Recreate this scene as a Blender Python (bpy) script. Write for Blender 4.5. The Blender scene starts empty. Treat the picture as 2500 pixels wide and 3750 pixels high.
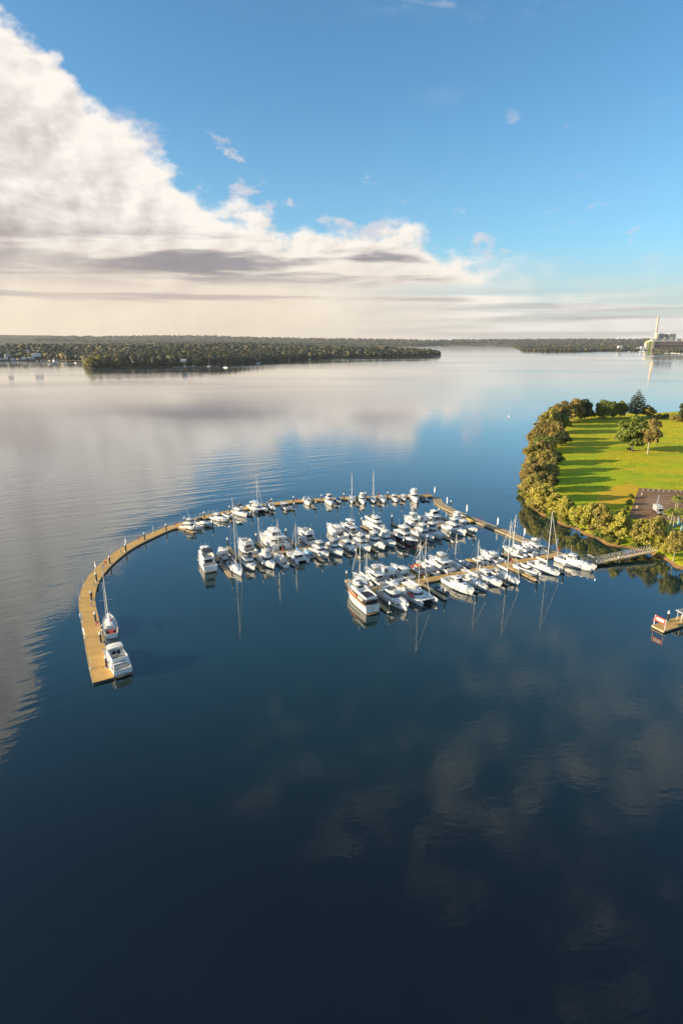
import bpy, math, random
import numpy as np
from mathutils import Vector, Matrix
R = math.radians
rng = random.Random(7)
SC = bpy.context.scene
COL = SC.collection

# ------------------------------------------------------------------ camera
F, CAM_H, HOR, CU, CV = 2100.0, 68.0, 1248.0, 1250.0, 1875.0     # measured on the 2500 x 3750 photograph
PITCH = math.atan((CV - HOR) / F)
cam_d = bpy.data.cameras.new('camera'); cam = bpy.data.objects.new('camera', cam_d); COL.objects.link(cam)
cam_d.sensor_fit = 'HORIZONTAL'; cam_d.sensor_width = 36.0; cam_d.lens = 36.0 * F / 2500.0
cam_d.clip_start = 1.0; cam_d.clip_end = 60000.0
cam.location = (0, 0, CAM_H); cam.rotation_euler = (math.pi / 2 - PITCH, 0, 0)
SC.camera = cam

# ------------------------------------------------------------------ light and exposure
SUN_EL, SUN_AZ = R(15.0), R(-98.5)      # azimuth clockwise from +Y: the sun stands to the left, a little behind the camera
sdir = Vector((math.sin(SUN_AZ) * math.cos(SUN_EL), math.cos(SUN_AZ) * math.cos(SUN_EL), math.sin(SUN_EL)))
sun_d = bpy.data.lights.new('sun', 'SUN'); sun = bpy.data.objects.new('sun', sun_d); COL.objects.link(sun)
sun_d.energy = 5.0; sun_d.angle = R(0.6); sun_d.color = (1.0, 0.81, 0.55)
sun.rotation_euler = (-sdir).to_track_quat('-Z', 'Y').to_euler(); sun.location = (-300, -60, 200)
SC.view_settings.view_transform = 'Standard'; SC.view_settings.look = 'None'
SC.view_settings.gamma = 1.0; SC.view_settings.exposure = 1.0
SC.render.engine = 'CYCLES'
SC.cycles.max_bounces = 6; SC.cycles.diffuse_bounces = 2; SC.cycles.glossy_bounces = 3
SC.cycles.transmission_bounces = 3; SC.cycles.transparent_max_bounces = 6; SC.cycles.volume_bounces = 0
SC.cycles.use_denoising = True; SC.cycles.caustics_reflective = False; SC.cycles.caustics_refractive = False

# ------------------------------------------------------------------ a small language for shader nodes
class T:            # current tree
    t = None
def nd(kind, **kw):
    n = T.t.nodes.new(kind)
    for k, v in kw.items(): setattr(n, k, v)
    return n
def put(sock, v):
    if isinstance(v, S): T.t.links.new(v.s, sock)
    elif isinstance(v, bpy.types.NodeSocket): T.t.links.new(v, sock)
    elif isinstance(v, tuple) and len(v) == 3 and sock.type == 'RGBA': sock.default_value = (*v, 1)
    else: sock.default_value = v
class S:
    def __init__(s, sock): s.s = sock
    def __add__(a, b): return mth('ADD', a, b)
    def __radd__(a, b): return mth('ADD', b, a)
    def __sub__(a, b): return mth('SUBTRACT', a, b)
    def __rsub__(a, b): return mth('SUBTRACT', b, a)
    def __mul__(a, b): return mth('MULTIPLY', a, b)
    def __rmul__(a, b): return mth('MULTIPLY', b, a)
    def __truediv__(a, b): return mth('DIVIDE', a, b)
    def __neg__(a): return mth('MULTIPLY', a, -1.0)
def mth(op, *a, clamp=False):
    n = nd('ShaderNodeMath', operation=op, use_clamp=clamp)
    for i, v in enumerate(a): put(n.inputs[i], v)
    return S(n.outputs[0])
def sstep(x, lo, hi, a=0.0, b=1.0):
    n = nd('ShaderNodeMapRange', interpolation_type='SMOOTHSTEP')
    put(n.inputs[0], x); put(n.inputs[1], lo); put(n.inputs[2], hi); put(n.inputs[3], a); put(n.inputs[4], b)
    return S(n.outputs[0])
def vec(x, y, z):
    n = nd('ShaderNodeCombineXYZ'); put(n.inputs[0], x); put(n.inputs[1], y); put(n.inputs[2], z); return S(n.outputs[0])
def sep(v):
    n = nd('ShaderNodeSeparateXYZ'); put(n.inputs[0], v); return [S(o) for o in n.outputs]
def noise(v, scale=1.0, detail=4.0, rough=0.55, dist=0.0, lac=2.0):
    n = nd('ShaderNodeTexNoise'); put(n.inputs['Vector'], v)
    n.inputs['Scale'].default_value = scale; n.inputs['Detail'].default_value = detail
    n.inputs['Roughness'].default_value = rough; n.inputs['Distortion'].default_value = dist; n.inputs['Lacunarity'].default_value = lac
    return S(n.outputs['Fac'])
def mixc(f, a, b):
    n = nd('ShaderNodeMix', data_type='RGBA'); put(n.inputs[0], f); put(n.inputs[6], a); put(n.inputs[7], b); return S(n.outputs[2])
def gain(c, k):
    n = nd('ShaderNodeMix', data_type='RGBA', blend_type='MULTIPLY'); n.inputs[0].default_value = 1.0
    put(n.inputs[6], c); put(n.inputs[7], k); return S(n.outputs[2])
def curve(x, pts):      # piecewise linear / smooth lookup of x (0..1) -> y
    n = nd('ShaderNodeFloatCurve'); c = n.mapping.curves[0]
    while len(c.points) < len(pts): c.points.new(0.5, 0.5)
    for p, (a, b) in zip(c.points, pts): p.location = (a, b); p.handle_type = 'AUTO'
    n.mapping.update(); put(n.inputs['Value'], x); return S(n.outputs[0])
def position():
    return S(nd('ShaderNodeNewGeometry').outputs['Position'])

# ------------------------------------------------------------------ world: Nishita sky with a cloud bank to the left
def srgb(r, g, b):
    return tuple(((c / 255) / 12.92 if c / 255 <= 0.04045 else ((c / 255 + 0.055) / 1.055) ** 2.4) for c in (r, g, b))
EXPO = 2 ** SC.view_settings.exposure
def skyc(r, g, b):      # radiance that shows as this display colour
    return tuple(c / EXPO for c in srgb(r, g, b))
W = bpy.data.worlds.new('World'); SC.world = W; W.use_nodes = True
T.t = W.node_tree; W.node_tree.nodes.clear()
sky = nd('ShaderNodeTexSky', sky_type='NISHITA'); sky.sun_disc = False
sky.sun_elevation = SUN_EL; sky.sun_rotation = SUN_AZ; sky.altitude = 60; sky.air_density = 1.0; sky.dust_density = 0.6; sky.ozone_density = 2.2
SKY_K = 0.092
gx = nd('ShaderNodeTexCoord'); dvec = S(gx.outputs['Generated'])
dx, dy, dz = sep(dvec)
el = mth('ARCSINE', dz) * (180 / math.pi)
az = mth('ARCTAN2', dx, dy) * (180 / math.pi)
base = gain(S(sky.outputs[0]), (0.66 * SKY_K, 1.03 * SKY_K, 1.16 * SKY_K))
# bank: upper edge as a function of azimuth (degrees), read off the photograph and continued outside it
def azn(a): return (a + 180) / 360
top_pts = [(0, .16), (azn(-120), .26), (azn(-70), .80), (azn(-42), .92), (azn(-31), .70), (azn(-26), .545), (azn(-23), .510), (azn(-20.5), .450), (azn(-17.5), .415), (azn(-14), .325), (azn(-12), .285),
           (azn(-8), .258), (azn(-2), .228), (azn(2), .235), (azn(5), .255), (azn(8.5), .222), (azn(11.5), .175), (azn(15), .14), (azn(20), .10), (azn(30), .08), (azn(60), .08), (azn(120), .10), (1, .16)]
top = curve((az + 180.0) / 360.0, top_pts) * 40.0
pa = vec(az * 0.10, el * 0.16, 0.0)
n1 = noise(pa, 1.35, 4, 0.50, 0.25)
n2 = noise(vec(az * 0.10 + 3.1, el * 0.17 + 7.7, 0.3), 4.2, 6, 0.60)
edge = top + (n1 - 0.5) * 8.0 + (n2 - 0.5) * 3.4 - el
amp_edge = sstep(az, 9.0, 22.0, 0.55, 2.6)          # crisp on the left, dissolving to the right
bank = sstep(edge, amp_edge * -1.0, amp_edge * 1.6)
n1s = noise(vec(az * 0.10 - 0.10, el * 0.16 + 0.085, 0.0), 1.35, 4, 0.50, 0.25)     # same field, a step towards the sun
relief = (n1 - n1s) * 2.6
n2s = noise(vec(az * 0.10 + 3.1 - 0.05, el * 0.17 + 7.7 + 0.04, 0.3), 4.2, 6, 0.60)
relief = relief + (n2 - n2s) * 0.8
relief = relief * sstep(el, 4.0, 9.0, 0.25, 1.0)
billow = noise(vec(az * 0.05, el * 0.12, 4.0), 1.0, 3, 0.5)
lum = sstep(edge, 0.3, 6.5, 0.96, 0.64) + relief * 1.15 + (billow - 0.5) * 0.60 + sstep(el, 6.0, 2.5) * 0.22
# flat dark bases and streaks low in the bank
st = noise(vec(az * 0.040 + 1.0, el * 0.42, 2.2), 1.7, 4, 0.52, 0.25)
win_ = sstep(el, 4.2, 6.4) * sstep(el, 9.8, 7.8) * sstep(az, -26.0, -14.0, 0.35, 1.0) * sstep(az, 12.5, 8.0)
bases = sstep(st, 0.41, 0.57) * win_ * sstep(edge, 0.6, 2.2)
st2 = noise(vec(az * 0.022 + 6.0, el * 0.50, 5.2), 1.9, 4, 0.52, 0.2)
bases = mth('MAXIMUM', bases, sstep(st2, 0.50, 0.68) * sstep(el, 2.0, 3.6) * sstep(edge, 1.5, 4.0) * sstep(el, 8.0, 5.0) * 0.45)
lum = mth('MAXIMUM', mth('MINIMUM', lum - bases * 0.65, 1.0), 0.0)
ccol = mixc(lum, skyc(190, 179, 176), skyc(255, 248, 240))
warm = sstep(el, 10.5, 0.8) * sstep(az, 25.0, -12.0)
ccol = mixc(warm * 0.75, ccol, mixc(lum, skyc(200, 178, 164), skyc(250, 230, 198)))
ccol = mixc(bases * 0.7, ccol, skyc(136, 137, 148))
# low haze over the horizon
hz = sstep(el, 9.0, -0.5) * 0.92
hcol = mixc(sstep(az, -25.0, 20.0), skyc(232, 210, 172), skyc(206, 200, 194))
skycol = mixc(hz, mixc(sstep(el, 21.0, 3.0) * 0.22, base, skyc(172, 204, 226)), hcol)
lowst = noise(vec(az * 0.03, el * 0.6, 9.0), 2.0, 4, 0.55)
# small puffs right of the bank
pf = noise(vec(az * 0.16 + 20.0, el * 0.28, 1.0), 1.6, 5, 0.55)
puffs = sstep(pf, sstep(edge, -6.0, -1.5, 0.665, 0.54), sstep(edge, -6.0, -1.5, 0.77, 0.67)) * sstep(el, 5.5, 8.0) * sstep(el, 19.0, 15.0) * 0.75
skycol = mixc(puffs, skycol, skyc(226, 220, 224))
low2 = sstep(lowst, 0.46, 0.62) * sstep(el, 5.2, 2.6) * sstep(el, 0.2, 1.2) * 0.7
skycol = mixc(low2, skycol, mixc(sstep(az, -25.0, 15.0), skyc(208, 186, 162), skyc(176, 170, 174)))
cl_op = bank * sstep(el, 0.0, 2.5, 0.75, 1.0) * (1.0 - sstep(az, -4.0, 12.0) * sstep(el, 5.6, 4.0) * sstep(st2, 0.58, 0.42) * 0.75)
skycol = mixc(cl_op, skycol, ccol)
# thin high cloud overhead, seen mirrored in the near water
hx = dx / (dz + 0.06); hy = dy / (dz + 0.06)
wn = noise(vec(hx * 0.8 + hy * 0.35, hy * 1.5 - hx * 0.3 + 2.0, 0.0), 8.0, 7, 0.66, 0.4)
wn2 = noise(vec(hx * 0.5 + 4.0, hy * 0.5, 3.0), 2.4, 3, 0.5)
wisp = sstep(wn + (wn2 - 0.5) * 0.6 + sstep(hx, -0.7, 0.5) * 0.20 - 0.10, 0.54, 0.82) * sstep(el, 23.5, 28.0) * sstep(el, 75.0, 34.0, 0.25, 1.0) * 0.85
wisp = wisp + sstep(noise(vec(hx * 0.9 + 9.0, hy * 1.4, 5.0), 2.0, 6, 0.6, 0.6), 0.55, 0.75) * sstep(el, 14.0, 22.0) * sstep(el, 30.0, 23.0) * sstep(az, 2.0, 18.0) * 0.28
skycol = mixc(sstep(el, 24.0, 48.0) * 0.15, skycol, skyc(140, 150, 160))
w3 = noise(vec(hx * 1.2 + hy * 0.5, hy * 2.6 - hx * 1.0, 6.0), 5.5, 7, 0.68, 0.4)
wisp = mth('MAXIMUM', wisp, sstep(w3, 0.50, 0.72) * sstep(el, 23.0, 26.5) * sstep(el, 40.0, 29.0) * sstep(az, -2.0, 16.0) * 0.95)
skycol = mixc(wisp, skycol, skyc(222, 224, 228))
bg = nd('ShaderNodeBackground'); put(bg.inputs['Color'], skycol); bg.inputs['Strength'].default_value = 1.0
wo = nd('ShaderNodeOutputWorld'); T.t.links.new(bg.outputs[0], wo.inputs[0])

# ------------------------------------------------------------------ materials
def material(name, build):
    m = bpy.data.materials.new(name); m.use_nodes = True; T.t = m.node_tree; m.node_tree.nodes.clear()
    out = nd('ShaderNodeOutputMaterial'); sh = build(); T.t.links.new(sh, out.inputs[0]); return m
def principled(col, rough=0.5, metal=0.0, normal=None, **kw):
    p = nd('ShaderNodeBsdfPrincipled'); put(p.inputs['Base Color'], col); put(p.inputs['Roughness'], rough); put(p.inputs['Metallic'], metal)
    if normal is not None: put(p.inputs['Normal'], normal)
    for k, v in kw.items(): put(p.inputs[k], v)
    return p.outputs[0]
def bump(h, strength=0.3, dist=0.05):
    n = nd('ShaderNodeBump'); put(n.inputs['Height'], h); put(n.inputs['Strength'], strength); n.inputs['Distance'].default_value = dist; return S(n.outputs[0])
def worn(name, a, b=None, rough=0.4, scale=1.3, metal=0.0, bm=0.0, **kw):     # paint, canvas, metal with a little dirt and unevenness
    b = b or tuple(c * 0.72 for c in a)
    def f():
        p = position(); n = noise(p, scale, 5, 0.6); n2 = noise(p, scale * 7, 3, 0.6)
        c = mixc(sstep(n * 0.7 + n2 * 0.3, 0.35, 0.68), a, b)
        return principled(c, sstep(n2, 0.2, 0.8, rough * 0.8, min(1, rough * 1.25)), metal, bump(n2, bm, 0.03) if bm else None, **kw)
    return material(name, f)
M = {}
M['gel'] = worn('gelcoat', (0.86, 0.85, 0.81), (0.77, 0.75, 0.70), 0.28)
M['deckw'] = worn('deck_paint', (0.80, 0.78, 0.74), (0.70, 0.68, 0.63), 0.6, 2.0)
M['cream'] = worn('cream_gelcoat', (0.74, 0.69, 0.58), None, 0.32)
M['navy'] = worn('navy_gelcoat', (0.012, 0.018, 0.035), (0.02, 0.026, 0.045), 0.2)
M['blackp'] = worn('black_paint', (0.012, 0.013, 0.016), (0.03, 0.03, 0.032), 0.5)
M['glass'] = worn('tinted_glass', (0.012, 0.015, 0.02), (0.02, 0.024, 0.03), 0.08, 3.0)
M['glassl'] = worn('clear_glass', (0.10, 0.13, 0.15), (0.06, 0.08, 0.10), 0.08, 3.0)
M['clears'] = worn('vinyl_clears', (0.55, 0.53, 0.49), (0.40, 0.39, 0.37), 0.25, 2.2)
M['canvas'] = worn('white_canvas', (0.74, 0.72, 0.68), None, 0.85, 1.8)
M['blue'] = worn('blue_canvas', (0.02, 0.16, 0.42), None, 0.8)
M['ltblue'] = worn('pale_blue_canvas', (0.22, 0.42, 0.56), None, 0.8)
M['navyc'] = worn('navy_canvas', (0.012, 0.016, 0.035), None, 0.85)
M['grey'] = worn('grey_fabric', (0.22, 0.22, 0.23), None, 0.8)
M['tan'] = worn('tan_upholstery', (0.46, 0.40, 0.31), None, 0.7)
M['teak'] = worn('teak', (0.30, 0.17, 0.075), (0.20, 0.12, 0.06), 0.65, 4.0)
M['varnish'] = worn('varnished_wood', (0.42, 0.13, 0.03), (0.28, 0.09, 0.025), 0.3, 2.0)
M['steel'] = worn('stainless', (0.72, 0.72, 0.72), None, 0.25, 2.0, 0.9)
M['alu'] = worn('mast_aluminium', (0.78, 0.76, 0.72), (0.66, 0.64, 0.60), 0.38, 0.8, 0.15)
M['rope'] = worn('rigging', (0.34, 0.33, 0.31), None, 0.6)
M['rubber'] = worn('rubber', (0.03, 0.03, 0.032), None, 0.7)
M['rib'] = worn('inflatable_tube', (0.40, 0.41, 0.42), None, 0.6)
M['red'] = worn('red_paint', (0.55, 0.035, 0.03), None, 0.5)
M['orange'] = worn('orange_cover', (0.70, 0.17, 0.02), None, 0.7)
M['yellow'] = worn('yellow_cover', (0.72, 0.42, 0.03), None, 0.6)
M['pile'] = worn('pile_sleeve', (0.018, 0.019, 0.022), (0.04, 0.04, 0.042), 0.45, 1.5)
M['white'] = worn('white_plastic', (0.80, 0.80, 0.78), None, 0.45)
M['flag'] = worn('banner_cloth', (0.78, 0.78, 0.79), (0.66, 0.67, 0.70), 0.85)
M['float'] = worn('pontoon_float', (0.045, 0.045, 0.045), (0.09, 0.085, 0.075), 0.7)
M['waler'] = worn('timber_waler', (0.50, 0.40, 0.24), (0.36, 0.27, 0.15), 0.7, 1.2)
M['concrete'] = worn('concrete', (0.42, 0.39, 0.34), (0.32, 0.29, 0.25), 0.85, 0.6)
M['plant'] = worn('plant_steelwork', (0.19, 0.21, 0.24), (0.30, 0.30, 0.30), 0.7, 0.05)
M['pbeige'] = worn('beige_cladding', (0.60, 0.50, 0.36), (0.50, 0.42, 0.30), 0.7, 0.02)
M['pbrown'] = worn('brown_cladding', (0.20, 0.13, 0.09), (0.28, 0.19, 0.13), 0.7, 0.03)
M['pgreen'] = worn('green_cladding', (0.32, 0.38, 0.09), (0.28, 0.34, 0.09), 0.7, 0.02)
M['chim'] = worn('chimney_concrete', (0.62, 0.46, 0.34), (0.52, 0.39, 0.29), 0.8, 0.03)
M['tile'] = worn('roof_tile', (0.30, 0.16, 0.11), (0.22, 0.13, 0.10), 0.8, 0.4)
M['tin'] = worn('pale_tin_roof', (0.62, 0.61, 0.58), (0.50, 0.49, 0.47), 0.5, 0.3)
M['brick'] = worn('house_wall', (0.52, 0.45, 0.36), (0.40, 0.34, 0.27), 0.8, 0.5)
M['bark'] = worn('bark', (0.24, 0.19, 0.14), (0.13, 0.10, 0.075), 0.9, 2.5, 0, 0.6)
M['barkp'] = worn('pale_bark', (0.46, 0.40, 0.31), (0.30, 0.25, 0.19), 0.9, 2.0, 0, 0.4)
M['palmt'] = worn('palm_trunk', (0.44, 0.38, 0.27), (0.30, 0.26, 0.19), 0.85, 2.0, 0, 0.4)

def deck_timber():
    p = position(); x, y, z = sep(p)
    a = R(26)
    n = noise(p, 0.5, 5, 0.6); g = noise(vec(x * 0.7, y * 5.0, 0), 2.0, 4, 0.6)
    c = mixc(sstep(n, 0.3, 0.7), (0.66, 0.40, 0.115), (0.54, 0.32, 0.09))
    c = mixc(sstep(g, 0.35, 0.75) * 0.6, c, (0.40, 0.25, 0.09)); c = mixc(sstep(noise(p, 0.16, 4, 0.7), 0.55, 0.72) * 0.5, c, (0.34, 0.22, 0.09))
    return principled(c, 0.75, 0, bump(g, 0.25, 0.02))
M['deck'] = material('pontoon_decking', deck_timber)
def deck_grey():
    p = position(); x, y, z = sep(p)
    n = noise(p, 0.5, 5, 0.6); g = noise(vec(x * 0.7, y * 5.0, 0), 2.0, 4, 0.6)
    c = mixc(sstep(n, 0.3, 0.7), (0.50, 0.36, 0.18), (0.38, 0.28, 0.16))
    c = mixc(sstep(g, 0.35, 0.75) * 0.6, c, (0.27, 0.21, 0.13))
    return principled(c, 0.8, 0, bump(g, 0.25, 0.02))
M['deckg'] = material('weathered_decking', deck_grey)

def leafmat(name, cols, trans=0.22, nsc=0.22):
    def f():
        g = nd('ShaderNodeNewGeometry'); r = S(g.outputs['Random Per Island']); o = nd('ShaderNodeObjectInfo'); rr = S(o.outputs['Random'])
        p = S(g.outputs['Position']); n = noise(p, nsc, 3, 0.5)
        c = mixc(sstep(n + (r - 0.5) * 0.7, 0.25, 0.75), cols[0], cols[1])
        c = mixc(sstep(r, 0.78, 1.0) * 0.75, c, cols[2])
        c = mixc(rr * 0.35, c, cols[3])
        d = nd('ShaderNodeBsdfPrincipled'); put(d.inputs['Base Color'], c); d.inputs['Roughness'].default_value = 0.6; d.inputs['Specular IOR Level'].default_value = 0.25
        t = nd('ShaderNodeBsdfTranslucent'); put(t.inputs['Color'], c)
        m = nd('ShaderNodeMixShader'); m.inputs[0].default_value = trans
        T.t.links.new(d.outputs[0], m.inputs[1]); T.t.links.new(t.outputs[0], m.inputs[2]); return m.outputs[0]
    return material(name, f)
M['leaf_olive'] = leafmat('olive_foliage', [(0.3664, 0.3175, 0.0651), (0.1831, 0.1806, 0.0461), (0.5699, 0.4516, 0.1154), (0.3664, 0.2681, 0.0747)])
M['leaf_brown'] = leafmat('bronze_foliage', [(0.336, 0.2504, 0.0694), (0.168, 0.1374, 0.0426), (0.4928, 0.3378, 0.1064), (0.2464, 0.2097, 0.056)])
M['leaf_green'] = leafmat('green_foliage', [(0.1955, 0.2472, 0.0414), (0.0862, 0.1323, 0.0276), (0.345, 0.345, 0.0633), (0.23, 0.2185, 0.046)])
M['leaf_gold'] = leafmat('golden_green_foliage', [(0.5025, 0.4607, 0.0688), (0.2513, 0.2613, 0.0476), (0.7406, 0.5914, 0.1125), (0.4496, 0.3438, 0.0794)])
M['leaf_dark'] = leafmat('dark_green_foliage', [(0.07, 0.1, 0.028), (0.035, 0.06, 0.02), (0.16, 0.17, 0.045), (0.09, 0.1, 0.03)])
M['leaf_palm'] = leafmat('palm_frond_green', [(0.21, 0.266, 0.035), (0.126, 0.182, 0.028), (0.42, 0.392, 0.056), (0.28, 0.224, 0.056)])
M['leaf_far'] = leafmat('far_wood_foliage', [(0.062, 0.064, 0.024), (0.012, 0.022, 0.014), (0.26, 0.18, 0.05), (0.03, 0.038, 0.018)], 0.1, 0.012)

def water():
    p = position(); x, y, z = sep(p)
    far = sstep(y, 250.0, 900.0)
    # wind patches and calm slicks
    patch = noise(vec(x * 0.0016, y * 0.0042, 0), 1.0, 5, 0.55, 0.5)
    wind = sstep(patch, 0.45, 0.65)
    # long low wavelets running in from the open lake on the left
    ca, sa = math.cos(R(24)), math.sin(R(24))
    u = x * ca + y * sa; v = y * ca - x * sa
    wob = noise(vec(u * 0.011, v * 0.02, 2.0), 1.0, 2, 0.5)
    sw = noise(vec(u * 0.018 + 5.0, v * 0.23 + wob * 2.4, 0.0), 1.0, 2.5, 0.45)
    ex = (x - 25.0) / 101.0; ey = (y - 170.0) / 86.0
    ca2, sa2 = math.cos(R(41)), math.sin(R(41)); u2 = x * ca2 + y * sa2; v2 = y * ca2 - x * sa2
    swb = noise(vec(u2 * 0.03 + 2.0, v2 * 0.30 + wob * 1.5, 4.0), 1.0, 3, 0.5)
    left = sstep(x - y * 0.20, -55.0, -82.0) * sstep(y, 430.0, 230.0) * sstep(y, 60.0, 125.0) * sstep(mth('SQRT', ex * ex + ey * ey), 1.03, 1.16)
    mid = sstep(noise(vec(x * 0.006, y * 0.006, 7.0), 1.0, 2, 0.5), 0.38, 0.62)
    outside = sstep(mth('SQRT', ex * ex + ey * ey), 1.03, 1.16) * sstep(y, 460.0, 280.0) * sstep(y, 150.0, 220.0)
    h = (sw * (0.45 + mid * 0.75) + swb * (0.75 - mid * 0.6)) * (left * 0.17 + 0.012 + outside * 0.05)
    rp = noise(vec(x * 0.55, y * 0.8, 0), 1.0, 3, 0.55)
    h = h + rp * 0.014 * (1.0 + wind * 1.5) * (1.0 - far * 0.6)
    rp2 = noise(vec(x * 0.06, y * 0.16, 3.0), 1.0, 3, 0.5)
    h = h + rp2 * (0.02 + 0.05 * far * wind)
    nrm = bump(h, 1.0, 1.0)
    falloff_noise = noise(vec(x * 0.01, y * 0.014, 1.0), 1.0, 3, 0.5)
    c = mixc(sstep(y + (falloff_noise - 0.5) * 70.0, 45.0, 150.0), (0.0010, 0.0036, 0.0050), (0.0052, 0.0290, 0.0310))      # sky reflection painted into the colour: teal round the marina, near-black close by
    rough = 0.035 + far * 0.03 + far * wind * 0.08
    return principled(c, rough, 0, nrm, **{'IOR': 1.40, 'Coat Weight': 1.0, 'Coat IOR': 1.40, 'Coat Roughness': rough, 'Coat Normal': nrm})
M['water'] = material('lake_water', water)

def land_mat():
    p = position(); x, y, z = sep(p)
    n = noise(p, 0.035, 4, 0.55, 0.4); n2 = noise(vec(x * 0.5, y * 0.9, 0), 0.6, 5, 0.65); n3 = noise(vec(x * 0.02, y * 0.06, 4), 1.0, 4, 0.6)
    g = mixc(sstep(n, 0.35, 0.65), (0.44, 0.48, 0.014), (0.27, 0.39, 0.014))
    g = mixc(sstep(n3 + sstep(y, 260.0, 420.0) * 0.10, 0.45, 0.62) * 0.85, g, (0.57, 0.45, 0.020))
    g = mixc(sstep(n2, 0.42, 0.70) * 0.45, g, (0.17, 0.24, 0.012)); g = mixc(sstep(noise(vec(x * 0.09, y * 0.55, 9.0), 1.0, 4, 0.6), 0.48, 0.68) * 0.45, g, (0.22, 0.26, 0.014))
    # dry mown strip beside the car park
    mx = (x - 127.0) * 0.77 - (y - 253.0) * 0.64; my = (x - 127.0) * 0.64 + (y - 253.0) * 0.77
    md = mth('SQRT', (mx / 8.0) * (mx / 8.0) + (my / 25.0) * (my / 25.0)) + (n - 0.5) * 0.35
    g = mixc(sstep(md, 1.0, 0.82) * 0.9, g, mixc(sstep(n2, 0.4, 0.7), (0.64, 0.40, 0.030), (0.52, 0.32, 0.028)))
    soil = mixc(sstep(n2, 0.35, 0.7), (0.34, 0.19, 0.085), (0.22, 0.13, 0.06))
    c = mixc(sstep(z + (n2 - 0.5) * 0.5, 0.45, 0.85), soil, g)
    c = mixc(sstep(z, 0.02, 0.16), (0.07, 0.05, 0.03), c)
    return principled(c, 0.95, 0, bump(n2, 0.8, 0.35), **{'Specular IOR Level': 0.1})
M['land'] = material('grassland', land_mat)
def farland():
    p = position(); n = noise(p, 0.006, 5, 0.6); n2 = noise(p, 0.05, 4, 0.7)
    c = mixc(sstep(n2, 0.35, 0.7), (0.040, 0.046, 0.022), (0.018, 0.026, 0.014)); c = mixc(sstep(n, 0.5, 0.75) * 0.5, c, (0.065, 0.060, 0.030))
    z = sep(p)[2]
    c = mixc(sstep(z, 3.0, 0.8) * 0.5, c, (0.20, 0.16, 0.09))
    return principled(c, 0.95, 0, bump(n2, 1.0, 12.0))
M['farland'] = material('wooded_far_shore', farland)
def asphalt():
    p = position(); x, y, z = sep(p); n = noise(p, 0.12, 5, 0.65, 0.3); n2 = noise(p, 2.0, 4, 0.7)
    c = mixc(sstep(n, 0.35, 0.7), (0.20, 0.118, 0.070), (0.29, 0.17, 0.095)); c = mixc(sstep(n2, 0.5, 0.8) * 0.4, c, (0.13, 0.082, 0.055))
    return principled(c, 0.95, 0, bump(n2, 0.5, 0.03), **{'Specular IOR Level': 0.08})
M['asphalt'] = material('car_park_asphalt', asphalt)
M['line'] = worn('road_paint', (0.66, 0.64, 0.58), (0.40, 0.36, 0.31), 0.7, 1.2)
M['linef'] = worn('faded_road_paint', (0.62, 0.50, 0.36), (0.42, 0.31, 0.21), 0.8, 0.8)
def grassmat():
    g = nd('ShaderNodeNewGeometry'); r = S(g.outputs['Random Per Island']); p = S(g.outputs['Position']); x, y, z = sep(p)
    n = noise(p, 0.035, 4, 0.55, 0.4); n3 = noise(vec(x * 0.02, y * 0.06, 4), 1.0, 4, 0.6)
    c = mixc(sstep(n, 0.35, 0.65), (0.44, 0.48, 0.014), (0.27, 0.39, 0.014)); c = mixc(sstep(n3 + sstep(y, 260.0, 420.0) * 0.10, 0.45, 0.62) * 0.85, c, (0.57, 0.45, 0.020))
    c = mixc(r * 0.35, c, (0.20, 0.27, 0.012))
    d = nd('ShaderNodeBsdfPrincipled'); put(d.inputs['Base Color'], c); d.inputs['Roughness'].default_value = 0.9; d.inputs['Specular IOR Level'].default_value = 0.1
    return d.outputs[0]
M['grass'] = material('tufted_grass', grassmat)
def signprint():
    tc = nd('ShaderNodeTexCoord'); x, y, z = sep(S(tc.outputs['Object']))
    row = mth('FRACT', z * 5.2); a = sstep(row, 0.30, 0.38) * sstep(row, 0.72, 0.64)
    ch = noise(vec(x * 9.0, mth('FLOOR', z * 5.2), 0), 1.0, 1, 0.5); a = a * sstep(ch, 0.38, 0.46)
    c = mixc(a * 0.8, (0.66, 0.56, 0.50), (0.16, 0.36, 0.32))
    return principled(c, 0.5)
M['signp'] = material('sign_print', signprint)

# ------------------------------------------------------------------ geometry helpers
def ray(u, v):
    x = (u - CU) / F; y = -(v - CV) / F
    return (x, math.cos(PITCH) + y * math.sin(PITCH), -math.sin(PITCH) + y * math.cos(PITCH))
def at(u, v, z=0.0):                 # ground point at height z that was measured at this place of the photograph
    d = ray(u, v); t = (z - CAM_H) / d[2]; return Vector((d[0] * t, d[1] * t, z))
def at_depth(u, v, Y):               # point at forward distance Y
    d = ray(u, v); t = Y / d[1]; return Vector((d[0] * t, Y, CAM_H + d[2] * t))
def tag(o, label=None, cat=None, group=None, kind=None):
    if label: o['label'] = label
    if cat: o['category'] = cat
    if group: o['group'] = group
    if kind: o['kind'] = kind
    return o
def empty(name, loc=(0, 0, 0), rz=0.0, label=None, cat=None, group=None):
    o = bpy.data.objects.new(name, None); COL.objects.link(o); o.location = loc; o.rotation_euler = (0, 0, rz); o.empty_display_size = 0.5
    return tag(o, label, cat, group)
def link(name, me, mat, parent=None, loc=None):
    o = bpy.data.objects.new(name, me); COL.objects.link(o)
    if mat is not None and not me.materials: me.materials.append(mat if not isinstance(mat, str) else M[mat])
    if parent is not None: o.parent = parent
    if loc is not None: o.location = loc
    return o
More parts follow.
